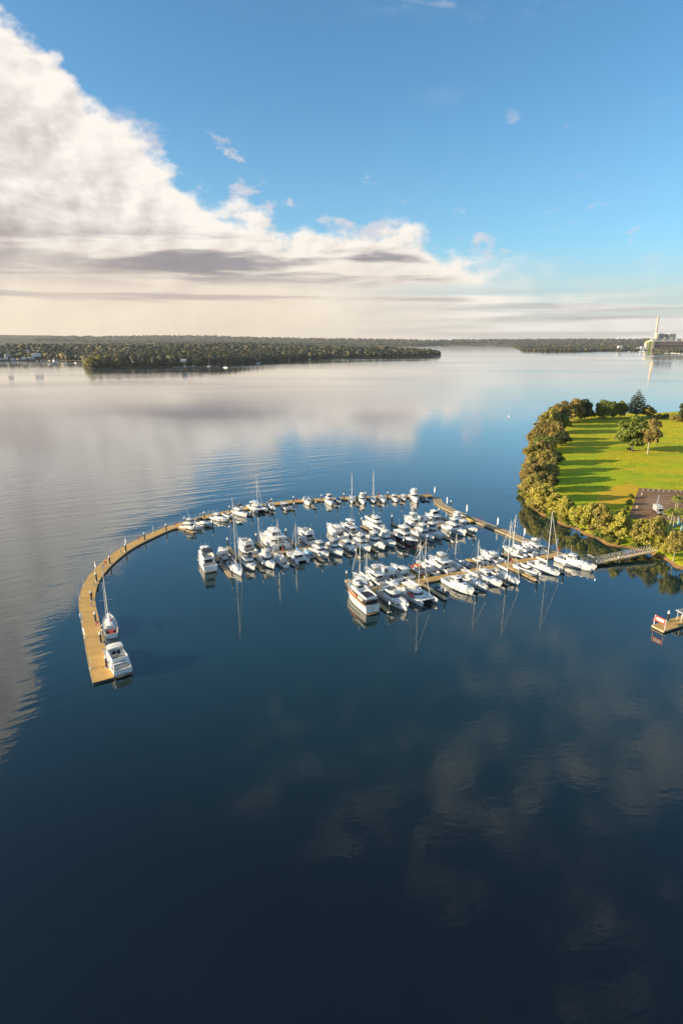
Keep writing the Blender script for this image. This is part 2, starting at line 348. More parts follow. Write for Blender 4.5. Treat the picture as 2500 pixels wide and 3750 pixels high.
class MB:
    def __init__(s): s.v = []; s.f = []
    def add(s, vs, fs):
        k = len(s.v); s.v += [tuple(p) for p in vs]; s.f += [tuple(i + k for i in f) for f in fs]; return s
    def box(s, x0, x1, y0, y1, z0, z1):
        return s.add([(x0, y0, z0), (x1, y0, z0), (x1, y1, z0), (x0, y1, z0), (x0, y0, z1), (x1, y0, z1), (x1, y1, z1), (x0, y1, z1)],
                     [(3, 2, 1, 0), (4, 5, 6, 7), (0, 1, 5, 4), (1, 2, 6, 5), (2, 3, 7, 6), (3, 0, 4, 7)])
    def frus(s, b, t):       # quad bottom, quad top
        return s.add(list(b) + list(t), [(3, 2, 1, 0), (4, 5, 6, 7), (0, 1, 5, 4), (1, 2, 6, 5), (2, 3, 7, 6), (3, 0, 4, 7)])
    def tube(s, p, q, r0, r1=None, n=6, cap=True):
        r1 = r0 if r1 is None else r1; p = Vector(p); q = Vector(q); d = (q - p)
        if d.length < 1e-6: return s
        d.normalize(); a = d.orthogonal().normalized(); b = d.cross(a)
        vs = []
        for c, r in ((p, r0), (q, r1)):
            for i in range(n):
                t = 2 * math.pi * i / n; vs.append(c + a * (r * math.cos(t)) + b * (r * math.sin(t)))
        fs = [(i, (i + 1) % n, n + (i + 1) % n, n + i) for i in range(n)]
        if cap: fs += [tuple(range(n - 1, -1, -1)), tuple(range(n, 2 * n))]
        return s.add(vs, fs)
    def path(s, pts, r, n=5):
        for a, b in zip(pts[:-1], pts[1:]): s.tube(a, b, r, r, n)
        return s
    def rings(s, rings, cap0=True, cap1=True, closed=True):
        n = len(rings[0]); vs = [p for r in rings for p in r]; fs = []
        for k in range(len(rings) - 1):
            for i in range(n if closed else n - 1):
                j = (i + 1) % n; fs.append((k * n + i, k * n + j, (k + 1) * n + j, (k + 1) * n + i))
        if cap0: fs.append(tuple(range(n - 1, -1, -1)))
        if cap1: fs.append(tuple((len(rings) - 1) * n + i for i in range(n)))
        return s.add(vs, fs)
    def lathe(s, prof, c=(0, 0, 0), n=10):
        rings = [[(c[0] + r * math.cos(2 * math.pi * i / n), c[1] + r * math.sin(2 * math.pi * i / n), c[2] + z) for i in range(n)] for r, z in prof]
        return s.rings(rings)
    def mesh(s, name, smooth=None):
        me = bpy.data.meshes.new(name); me.from_pydata(s.v, [], s.f); me.update()
        if smooth is not None:
            me.polygons.foreach_set('use_smooth', [True] * len(me.polygons)); me.set_sharp_from_angle(angle=R(smooth))
        return me
    def build(s, name, mat, parent=None, smooth=None, loc=None):
        return link(name, s.mesh(name, smooth), mat, parent, loc)
def np_mesh(name, V, Fa, smooth=False):
    me = bpy.data.meshes.new(name); n = len(Fa); k = Fa.shape[1]
    me.vertices.add(len(V)); me.vertices.foreach_set('co', np.ascontiguousarray(V, dtype=np.float32).ravel())
    me.loops.add(n * k); me.loops.foreach_set('vertex_index', np.ascontiguousarray(Fa, dtype=np.int32).ravel())
    me.polygons.add(n); me.polygons.foreach_set('loop_start', np.arange(0, n * k, k, dtype=np.int32))
    if smooth: me.polygons.foreach_set('use_smooth', np.ones(n, dtype=bool))
    me.update(calc_edges=True); me.validate(); return me
def sdf(P, poly):                    # signed distance of points to a closed polygon, positive inside
    P = np.asarray(P, float); poly = np.asarray(poly, float); d = np.full(len(P), 1e12); ins = np.zeros(len(P), bool)
    for a, b in zip(poly, np.roll(poly, -1, 0)):
        e = b - a; w = P - a; t = np.clip((w @ e) / max(e @ e, 1e-9), 0, 1); q = w - t[:, None] * e; d = np.minimum(d, (q * q).sum(1))
        c = ((a[1] > P[:, 1]) != (b[1] > P[:, 1])); 
        with np.errstate(divide='ignore', invalid='ignore'):
            xi = (b[0] - a[0]) * (P[:, 1] - a[1]) / (b[1] - a[1]) + a[0]
        ins ^= c & (P[:, 0] < xi)
    d = np.sqrt(d); return np.where(ins, d, -d)
def terrain(name, poly, step, hfun, mat, pad=None):
    poly = np.array([(p[0], p[1]) for p in poly]); lo = poly.min(0) - (pad or step * 2); hi = poly.max(0) + (pad or step * 2)
    xs = np.arange(lo[0], hi[0] + step, step); ys = np.arange(lo[1], hi[1] + step, step)
    X, Y = np.meshgrid(xs, ys); P = np.stack([X.ravel(), Y.ravel()], 1); s = sdf(P, poly); Z = hfun(P, s)
    nx = len(xs); ny = len(ys); i = np.arange((ny - 1) * (nx - 1)); r = i // (nx - 1); c = i % (nx - 1); a = r * nx + c
    Fa = np.stack([a, a + 1, a + nx + 1, a + nx], 1); keep = (s[Fa].max(1) > -step * 1.6); Fa = Fa[keep]
    used = np.unique(Fa); mp = -np.ones(len(P), int); mp[used] = np.arange(len(used))
    V = np.column_stack([P, Z])[used]; o = link(name, np_mesh(name, V, mp[Fa], True), mat); tag(o, kind='structure'); return o

# ------------------------------------------------------------------ water, land
wat = MB().add([(-11000, -1500, 0), (11000, -1500, 0), (11000, 11000, 0), (-11000, 11000, 0)], [(0, 1, 2, 3)]).build('lake_water', 'water'); tag(wat, kind='structure')

LZ = 1.2
shore_px = [(2700, 2150), (2500, 2085), (2453, 2071), (2400, 2040), (2384, 2024), (2312, 2012), (2234, 1995), (2181, 1970), (2130, 1953), (2060, 1922), (1985, 1890), (1930, 1850),
            (1903, 1810), (1908, 1730), (1930, 1640), (1966, 1572), (2025, 1528), (2095, 1508), (2180, 1516), (2300, 1515), (2420, 1512), (2560, 1508), (2900, 1520)]
shore = [at(u, v) for u, v in shore_px] + [Vector((520, 420, 0)), Vector((420, 120, 0))]
def h_land(P, s):
    n = 0.10 * np.sin(P[:, 0] * 0.11) * np.sin(P[:, 1] * 0.083) + 0.06 * np.sin(P[:, 0] * 0.31 + 1) * np.cos(P[:, 1] * 0.27)
    e = s + 1.6 * np.sin(P[:, 0] * 0.35) * np.sin(P[:, 1] * 0.41) + 1.3 * np.sin(P[:, 0] * 0.13 + 2) * np.sin(P[:, 1] * 0.17)
    return np.where(e < 0, np.maximum(e * 0.5, -2.0), np.minimum(e * 0.48, LZ - 0.1)) + np.where(s > 6, n, 0)
terrain('ground', shore, 2.0, h_land, 'land')
SHORE = np.array([(p[0], p[1]) for p in shore])

def hillx(P, u0=None):
    a = np.degrees(np.arctan2(P[:, 0], P[:, 1])); return a
pen_px = [(-700, 1321), (0, 1320), (150, 1318), (300, 1321), (305, 1330), (311, 1345), (330, 1349), (480, 1344), (631, 1342), (803, 1338), (880, 1334), (943, 1328), (1052, 1318), (1156, 1314), (1316, 1309.5), (1540, 1305.5), (1610, 1301), (1616, 1298),
          (1560, 1293), (1450, 1289), (1300, 1285), (900, 1277), (300, 1273), (-700, 1271)]
pen = [at(u, v) for u, v in pen_px]
def h_pen(P, s):
    n = np.sin(P[:, 0] * 0.004 + 1) * np.sin(P[:, 1] * 0.003)
    h = 28 * (1 - np.exp(-np.maximum(s, 0) / 380.0)) * (1 + 0.25 * n + 0.22 * np.sin(P[:, 0] * 0.013 + 2) * np.cos(P[:, 1] * 0.009)) + 1.2 * np.minimum(1, np.maximum(s, 0) / 8)
    return np.where(s < 0, np.maximum(s * 0.1, -3), h)
terrain('far_headland', pen, 30.0, h_pen, 'farland')
PEN = np.array([(p[0], p[1]) for p in pen])
fs_px = [(-1500, 1267), (-300, 1267), (600, 1267), (1200, 1267), (1530, 1268), (1600, 1265), (1760, 1265.5), (1858, 1267), (1895, 1276), (1912, 1285), (2000, 1286.5), (2076, 1287.5), (2150, 1287), (2231, 1284), (2329, 1284.5), (2380, 1283), (2430, 1290), (2500, 1297), (2800, 1303), (3200, 1305)]
fshore = [at(u, v) for u, v in fs_px] + [Vector((7500, 4200, 0)), Vector((10500, 10800, 0)), Vector((-10500, 10800, 0)), Vector((-10500, 8500, 0))]
ridge_a = [-40, -31, -26, -22, -17, -12, -8, -3, 2, 8, 14, 20, 26, 34, 45]; ridge_h = [165, 160, 150, 128, 150, 146, 128, 112, 100, 82, 86, 92, 88, 96, 100]
def h_far(P, s):
    a = np.degrees(np.arctan2(P[:, 0], P[:, 1])); D = np.hypot(P[:, 0], P[:, 1])
    hr = np.interp(a, ridge_a, ridge_h)
    base = 14 * (1 - np.exp(-np.maximum(s, 0) / 500.0)) + 1.0 * np.minimum(1, np.maximum(s, 0) / 30)
    hill = np.clip((D - 7000) / 3200.0, 0, 1) ** 1.2 * (hr - 14)
    n = 5 * np.sin(P[:, 0] * 0.0022 + 0.4) * np.sin(P[:, 1] * 0.0019) + 3 * np.sin(P[:, 0] * 0.0071) * np.cos(P[:, 1] * 0.0057)
    return np.where(s < 0, np.maximum(s * 0.05, -6), base + hill + n * np.clip(s / 1500, 0, 1))
terrain('far_shore', fshore, 90.0, h_far, 'farland')
FSH = np.array([(p[0], p[1]) for p in fshore])

# ------------------------------------------------------------------ pontoons
def sub(v, w): return Vector((v[0] - w[0], v[1] - w[1], 0))
DZ = 0.55          # deck height over the water
def strip_panels(root, left, right, z, gap, mat, thick=0.10, name='deck_panel'):
    for i in range(len(left) - 1):
        a, b, c, d = left[i], left[i + 1], right[i + 1], right[i]
        e = (Vector(b) - Vector(a)).normalized() * gap; g = (Vector(c) - Vector(d)).normalized() * gap
        q = [Vector(a) + e, Vector(b) - e, Vector(c) - g, Vector(d) + g]
        o = Vector(q[0])
        jz = rng.uniform(-0.008, 0.008)
        MB().frus([(p.x - o.x, p.y - o.y, -thick) for p in q], [(p.x - o.x, p.y - o.y, jz) for p in q]).build(name, mat, root, loc=(o.x, o.y, z))
def edge_beam(root, pts, z0, z1, w, mat, name):
    mb = MB()
    for a, b in zip(pts[:-1], pts[1:]):
        a = Vector(a); b = Vector(b); d = (b - a); 
        if d.length < 1e-4: continue
        n = Vector((-d.y, d.x, 0)).normalized() * (w / 2)
        q = [a - n, b - n, b + n, a + n]
        mb.frus([(p.x, p.y, z0) for p in q], [(p.x, p.y, z1) for p in q])
    return mb.build(name, mat, root)
def resample(pts, step):
    P = [Vector((p[0], p[1], 0)) for p in pts]; out = [P[0]]; acc = 0.0
    # Catmull-Rom through the points, then even spacing
    dense = []
    for i in range(len(P) - 1):
        p0 = P[max(i - 1, 0)]; p1 = P[i]; p2 = P[i + 1]; p3 = P[min(i + 2, len(P) - 1)]
        for k in range(12):
            t = k / 12; dense.append(0.5 * ((2 * p1) + (-p0 + p2) * t + (2 * p0 - 5 * p1 + 4 * p2 - p3) * t * t + (-p0 + 3 * p1 - 3 * p2 + p3) * t ** 3))
    dense.append(P[-1]); tot = sum((b - a).length for a, b in zip(dense[:-1], dense[1:])); n = max(1, round(tot / step)); st = tot / n
    acc = 0.0; nxt = st
    for a, b in zip(dense[:-1], dense[1:]):
        l = (b - a).length
        while acc + l >= nxt - 1e-6 and len(out) < n:
            out.append(a + (b - a) * ((nxt - acc) / l)); nxt += st
        acc += l
    out.append(P[-1]); return out
def offset(pts, d):
    out = []
    for i, p in enumerate(pts):
        t = (pts[min(i + 1, len(pts) - 1)] - pts[max(i - 1, 0)]).normalized(); out.append(p + Vector((t.y, -t.x, 0)) * d)   # +d = right of travel
    return out
def walkway(name, label, pts, w, step, mat, cat='pontoon'):
    c = resample(pts, step); root = empty(name, (0, 0, 0), 0, label, cat)
    l = offset(c, -w / 2); r = offset(c, w / 2)
    strip_panels(root, l, r, DZ, 0.035, mat)
    edge_beam(root, offset(c, -w / 2 - 0.07), DZ - 0.30, DZ + 0.02, 0.13, 'waler', 'edge_beam'); edge_beam(root, offset(c, w / 2 + 0.07), DZ - 0.30, DZ + 0.02, 0.13, 'waler', 'edge_beam')
    edge_beam(root, c, -0.35, DZ - 0.115, w - 0.10, 'float', 'float')
    return root, c
arm_px = [(379, 2491), (362, 2430), (345, 2350), (330, 2274), (318, 2205), (325, 2157), (345, 2115), (372, 2082), (409, 2047), (464, 2006), (532, 1971), (608, 1937), (648, 1925), (735, 1897), (785, 1885), (849, 1872), (913, 1857), (998, 1845), (1072, 1836), (1138, 1831), (1166, 1829.5), (1259, 1824), (1338, 1821.5), (1424, 1817.5), (1493, 1816.5), (1583, 1815)]
arm_pts = [at(u, v, DZ) for u, v in arm_px]
ARM, armc = walkway('curved_pontoon', 'long curved timber decked floating pontoon sweeping round the left and far side of marina', arm_pts, 3.9, 3.0, 'deck')
corner = at(1583, 1815, DZ)
wing_pts = [corner + Vector((1.2, -2.6, 0)), at(1612, 1846, DZ), at(1640, 1862, DZ), at(1704, 1890, DZ), at(1775, 1918, DZ), at(1838, 1943, DZ), at(1908, 1973, DZ), at(1962, 1995, DZ), at(2042, 2028, DZ), at(2110, 2047, DZ), at(2168, 2057, DZ)]
WING, wingc = walkway('straight_walkway', 'timber walkway pontoon running from the far corner down to the shore gangway', wing_pts, 3.2, 3.0, 'deckg')

MA, MBp = at(860, 2048, DZ), at(1700, 1908, DZ)
FA, FBp = at(1350, 2165, DZ), at(2040, 2030, DZ)
AX = R(-62.5)                                   # the berths' axis, towards the camera
axd = Vector((math.cos(AX), math.sin(AX), 0))
def spine_basis(A, B):
    d = sub(B, A); l = d.length; return d / l, l
md, ml = spine_basis(MA, MBp); fd, fl = spine_basis(FA, FBp)
def on_spine(A, d, p):                          # solve p = A + alpha d + beta axd
    r = sub(p, A); det = d.x * axd.y - d.y * axd.x
    return (r.x * axd.y - r.y * axd.x) / det, (d.x * r.y - d.y * r.x) / det
MID, midc = walkway('middle_walkway', 'middle berth walkway pontoon with boats on both sides', [MA, MA.lerp(MBp, .33), MA.lerp(MBp, .66), MBp], 2.3, 3.0, 'deckg')
FRO, froc = walkway('near_walkway', 'nearest berth walkway pontoon leading to the gangway', [FA, FA.lerp(FBp, .33), FA.lerp(FBp, .66), FBp], 2.6, 3.0, 'deck')
def finger(root, A, d, al, length, w=1.1, mat='deckg'):
    f = empty('finger', (0, 0, 0)); f.parent = root; sg = 1 if length > 0 else -1
    p0 = A + d * al + axd * (sg * 1.35); p1 = A + d * al + axd * length
    n = Vector((-axd.y, axd.x, 0)); c = resample([p0, p1], 3.2)
    strip_panels(f, [p + n * w / 2 for p in c], [p - n * w / 2 for p in c], DZ - 0.03, 0.015, mat)
    edge_beam(f, [p + n * (w / 2 + .05) for p in c], DZ - 0.28, DZ - 0.01, 0.09, 'waler', 'edge_beam'); edge_beam(f, [p - n * (w / 2 + .05) for p in c], DZ - 0.28, DZ - 0.01, 0.09, 'waler', 'edge_beam')
    edge_beam(f, c, -0.3, DZ - 0.14, w - 0.06, 'float', 'float')
    return p1

# ------------------------------------------------------------------ piles, flags, pedestals, life rings
def pile_meshes():
    s = MB().lathe([(0.23, -2.0), (0.23, 2.75)], n=12).mesh('shaft', 40); c = MB().lathe([(0.31, 2.72), (0.31, 2.92), (0.26, 3.0), (0.05, 3.55), (0.0, 3.57)], n=12).mesh('cap', 30)
    k = MB().box(-0.40, 0.40, -0.40, -0.28, DZ - 0.16, DZ + 0.10).box(-0.40, 0.40, 0.28, 0.40, DZ - 0.16, DZ + 0.10).box(-0.40, -0.28, -0.28, 0.28, DZ - 0.16, DZ + 0.10).box(0.28, 0.40, -0.28, 0.28, DZ - 0.16, DZ + 0.10).mesh('collar')
    for m, t in ((s, 'pile'), (c, 'white'), (k, 'white')): m.materials.append(M[t])
    return s, c, k
PS, PC, PK = pile_meshes()
ORD = ['first', 'second', 'third', 'fourth', 'fifth', 'sixth', 'seventh', 'eighth', 'ninth', 'tenth', 'eleventh', 'twelfth', 'thirteenth', 'fourteenth', 'fifteenth', 'sixteenth', 'seventeenth', 'eighteenth', 'nineteenth', 'twentieth']
def pile(p, label, group, h=1.0, rz=0.0):
    o = empty('mooring_pile', (p[0], p[1], 0), rz, label, 'pile', group)
    for n, m in (('shaft', PS), ('cap', PC)):
        q = link(n, m, None, o); q.scale = (1, 1, h)
    link('collar', PK, None, o); return o
def nearest(pts, p):
    return min(range(len(pts)), key=lambda i: (pts[i].x - p.x) ** 2 + (pts[i].y - p.y) ** 2)
arm_piles = [(391, 2443), (370.5, 2353), (351, 2277), (335.5, 2198), (354, 2128), (403, 2065), (461, 2019), (530, 1977), (609, 1944)]
for i, (u, v) in enumerate(arm_piles):
    p = at(u, v, DZ); pile(p, f'black white-capped pile, {ORD[i]} along the curved pontoon from its free end', 'piles of the curved pontoon', rz=rng.random())
outer_piles = [(677, 1918), (748, 1898), (841, 1876), (917, 1860), (996, 1849), (1075, 1839.5), (1177, 1833.5), (1259, 1828), (1339, 1824), (1419, 1823), (1503, 1815)]
for i, (u, v) in enumerate(outer_piles):
    p = at(u, v, DZ); pile(p, f'black white-capped pile behind the far moored boats, {ORD[i]} from the left', 'piles of the far pontoon')
inner_px = [(708, 1949), (774, 1928), (846, 1908), (917, 1888), (994, 1876), (1071, 1865), (1150, 1859), (1230, 1854), (1309, 1851), (1388, 1849), (1467, 1842)]
ff = empty('outer_fingers', (0, 0, 0)) if False else None
for i, (u, v) in enumerate(inner_px):
    p = at(u, v, DZ); k = nearest(armc, p); a = armc[k]; dirv = (Vector((p.x, p.y, 0)) - Vector((a.x, a.y, 0))).normalized()
    f = empty('finger', (0, 0, 0)); f.parent = ARM; nn = Vector((-dirv.y, dirv.x, 0)); c = resample([Vector((a.x, a.y, 0)) + dirv * 2.05, Vector((p.x, p.y, 0)) + dirv * 0.3], 3.0); w = 0.9
    strip_panels(f, [q + nn * w / 2 for q in c], [q - nn * w / 2 for q in c], DZ - 0.03, 0.015, 'deckg' if i else 'deck'); edge_beam(f, c, -0.3, DZ - 0.14, w - 0.06, 'float', 'float')
    pile(p + nn * 0.75, f'black white-capped finger pile, {ORD[i]} from left in the far boat row', 'finger piles of the far row')
near_f = [(-5.2, 13.4), (4.7, 12.6), (14.9, 12.4), (24.6, 13.2), (34.4, 13.4), (44.4, 13.4), (54.6, 13.6), (64.2, 13.8), (73.4, 14.6), (84.0, 14.6)]
for i, (al, ln) in enumerate(near_f):
    p = finger(MID, MA, md, al, ln); pile(p + md * 0.1 + axd * 0.5, f'black white-capped finger pile, {ORD[i]} from left on near side of middle walkway', 'finger piles of the middle walkway')
finger(MID, MA, md, -5.2, -9.0)
far_f = [(1.4, -12.6), (11.6, -12.6), (22.8, -12.8), (53.4, -12.6), (65.4, -10.4), (87.0, -10.0)]
for i, (al, ln) in enumerate(far_f):
    p = finger(MID, MA, md, al, ln); pile(p, f'black white-capped finger pile, {ORD[i]} from left on far side of middle walkway', 'far finger piles of the middle walkway', 1.15)
nf = [(-1.6, 13.6), (16.2, 12.8), (26.9, 12.6), (37.9, 12.2), (47.9, 13.6), (59.6, 12.2)]
for i, (al, ln) in enumerate(nf):
    p = finger(FRO, FA, fd, al, ln, mat='deck' if i == 4 else 'deckg'); pile(p, f'black white-capped finger pile, {ORD[i]} from left in nearest boat row', 'finger piles of the near walkway', rz=.3)
ff2 = [(-1.8, -9.8), (17.6, -8.0), (40.9, -9.2), (54.3, -8.0)]
for i, (al, ln) in enumerate(ff2):
    p = finger(FRO, FA, fd, al, ln, 1.3, 'deck')
    if i in (0, 3): pile(p, 'black white-capped pile at bow of the classic timber trimmed motor yacht' if i == 0 else 'black white-capped pile behind the near row right of the sport cruiser', 'far finger piles of the near walkway')
pile(at(1874, 1949, DZ) + Vector((1.0, 0, 0)), 'lone black pile with white cap on outer side of the straight walkway', None)
pile(at(1648, 1857, DZ) + Vector((0.4, 0.6, 0)), 'black white-capped pile on the straight walkway just below the far corner', None)

def flag(p, label, h=4.2, lean=0.0, rz=0.0):
    o = empty('feather_flag', (p[0], p[1], DZ), rz, label, 'flag', 'white feather flags along the walkways')
    pts = [Vector((0, 0, 0)), Vector((0, 0, h * .55)), Vector((0.02, 0, h * .85)), Vector((0.18, 0, h * .97)), Vector((0.45, 0, h))]
    MB().path(pts, 0.035).build('pole', 'white', o); MB().lathe([(0.28, 0), (0.28, 0.06), (0.08, 0.10), (0.05, 0.3)], n=8).build('base', 'white', o)
    vs = []; n = 9
    for i in range(n):
        t = i / (n - 1); z = h * (0.28 + 0.70 * t); w = 0.40 * (0.75 + 0.5 * math.sin(t * 2.6)) * (1 if t < .9 else .7)
        for j in range(4):
            s = j / 3; vs.append((0.03 + w * s, 0.09 * math.sin(t * 5 + s * 3.0 + rz * 3) * s, z - 0.15 * s * (1 - t)))
    fsx = [(i * 4 + j, i * 4 + j + 1, (i + 1) * 4 + j + 1, (i + 1) * 4 + j) for i in range(n - 1) for j in range(3)]
    k = len(vs); vs2 = vs + [(a, b + 0.015, c) for a, b, c in vs]; fs2 = fsx + [tuple(reversed([i + k for i in f])) for f in fsx]
    MB().add(vs2, fs2).build('banner', 'flag', o)
    o.rotation_euler = (R(lean), 0, rz)
left_flags = [(332, 2437), (309, 2345), (297, 2270), (289, 2195), (300, 2150), (379, 2085), (496, 1996), (586, 1952)]
for i, (u, v) in enumerate(left_flags):
    p = at(u, v, DZ); k = nearest(armc, p); q = armc[k]; t = (armc[min(k + 1, len(armc) - 1)] - armc[max(k - 1, 0)]).normalized(); sgn = 1.75
    flag(q + Vector((-t.y, t.x, 0)) * sgn, f'white feather flag, {ORD[i]} from the free end along outer edge of curved pontoon', rz=2.0 + i * .7, h=2.7)
wing_flags = [(1589, 1812), (1634, 1852), (1706, 1882), (1818, 1932), (1915, 1972)]
for i, (u, v) in enumerate(wing_flags):
    flag(at(u, v, DZ), f'tall white feather flag, {ORD[i]} from the far corner along the straight walkway', h=4.0, rz=-1.2 + .2 * i)
flag(at(2035, 2013, DZ), 'white and orange feather flag by the shore end of walkway', h=4.4, rz=.3)
def pedestal(p, label):
    o = empty('power_pedestal', (p[0], p[1], DZ), 0.4, label, 'pedestal', 'white power pedestals')
    MB().box(-.16, .16, -.13, .13, 0, .95).build('post', 'white', o); MB().frus([(-.2, -.17, .95), (.2, -.17, .95), (.2, .17, .95), (-.2, .17, .95)], [(-.12, -.1, 1.12), (.12, -.1, 1.12), (.12, .1, 1.12), (-.12, .1, 1.12)]).build('cap', 'grey', o)
def ring(p, label):
    o = empty('life_ring_stand', (p[0], p[1], DZ), 0.0, label, 'life ring', 'red life ring stands')
    MB().box(-.05, .05, -.05, .05, 0, 1.35).build('post', 'white', o)
    rr = []
    for i in range(13):
        a = 2 * math.pi * i / 12; rr.append(Vector((0.36 * math.cos(a), -0.10, 1.0 + 0.36 * math.sin(a))))
    MB().path(rr, 0.085, 6).build('life_ring', 'red', o); MB().box(-.3, .3, -.04, .04, 1.3, 1.62).build('board', 'red', o)
for i, (u, v) in enumerate([(388, 2388), (343, 2222), (350, 2145), (443, 2027), (637, 1932), (381, 2078)]):
    p = at(u, v, DZ); q = armc[nearest(armc, p)]; p = p.lerp(q, .25); pedestal(p, f'small white power pedestal on the curved pontoon, {ORD[i]} nearest its free end' if i < 3 else f'small white power pedestal on the boatless stretch of curved pontoon, ' + ['left one', 'right one', 'lowest one'][i - 3])
for i, (u, v) in enumerate([(358, 2300), (336, 2190), (389, 2073), (508, 1982), (645, 1928)]):
    ring(at(u, v, DZ), f'red life ring stand on the curved pontoon, {ORD[i]} from its free end')
for i, (u, v) in enumerate([(1386, 1818), (1563, 1813), (1086, 1838), (1755, 1915), (2044, 2024), (1035, 2022), (1870, 2064)]):
    ring(at(u, v, DZ), 'red life ring stand ' + ['behind the far row between sailing yacht and small cruisers', 'near the far corner of the marina', 'on the far pontoon left of the middle', 'halfway along the straight walkway', 'where the walkway meets the gangway', 'on the middle walkway beside the sailing yacht', 'on the near walkway left of the low open boat'][i])
for i, al in enumerate([13, 27, 38, 56, 62, 70, 78]): pedestal(MA + md * al + axd * .7, f'white power pedestal on the middle walkway, {ORD[i]} from its left end')
for i, al in enumerate([3, 14, 19, 27, 39, 49, 60]): pedestal(FA + fd * al - axd * .8, f'white power pedestal on the near walkway, {ORD[i]} from its left end')
# railing on the outer side of the far pontoon
rl = empty('railing', (0, 0, 0), 0, 'white tubular railing on outer edge of far pontoon behind the moored cruisers', 'railing')
ra, rb = at(733, 1888, DZ), at(784, 1878, DZ)
for j in range(3): MB().tube(ra + Vector((0, 0, .45 + .38 * j)), rb + Vector((0, 0, .45 + .38 * j)), .035, n=5).build('rail', 'white', rl)
for k in range(6):
    q = ra.lerp(rb, k / 5); MB().tube(q, q + Vector((0, 0, 1.25)), .045, n=5).build('post', 'white', rl)

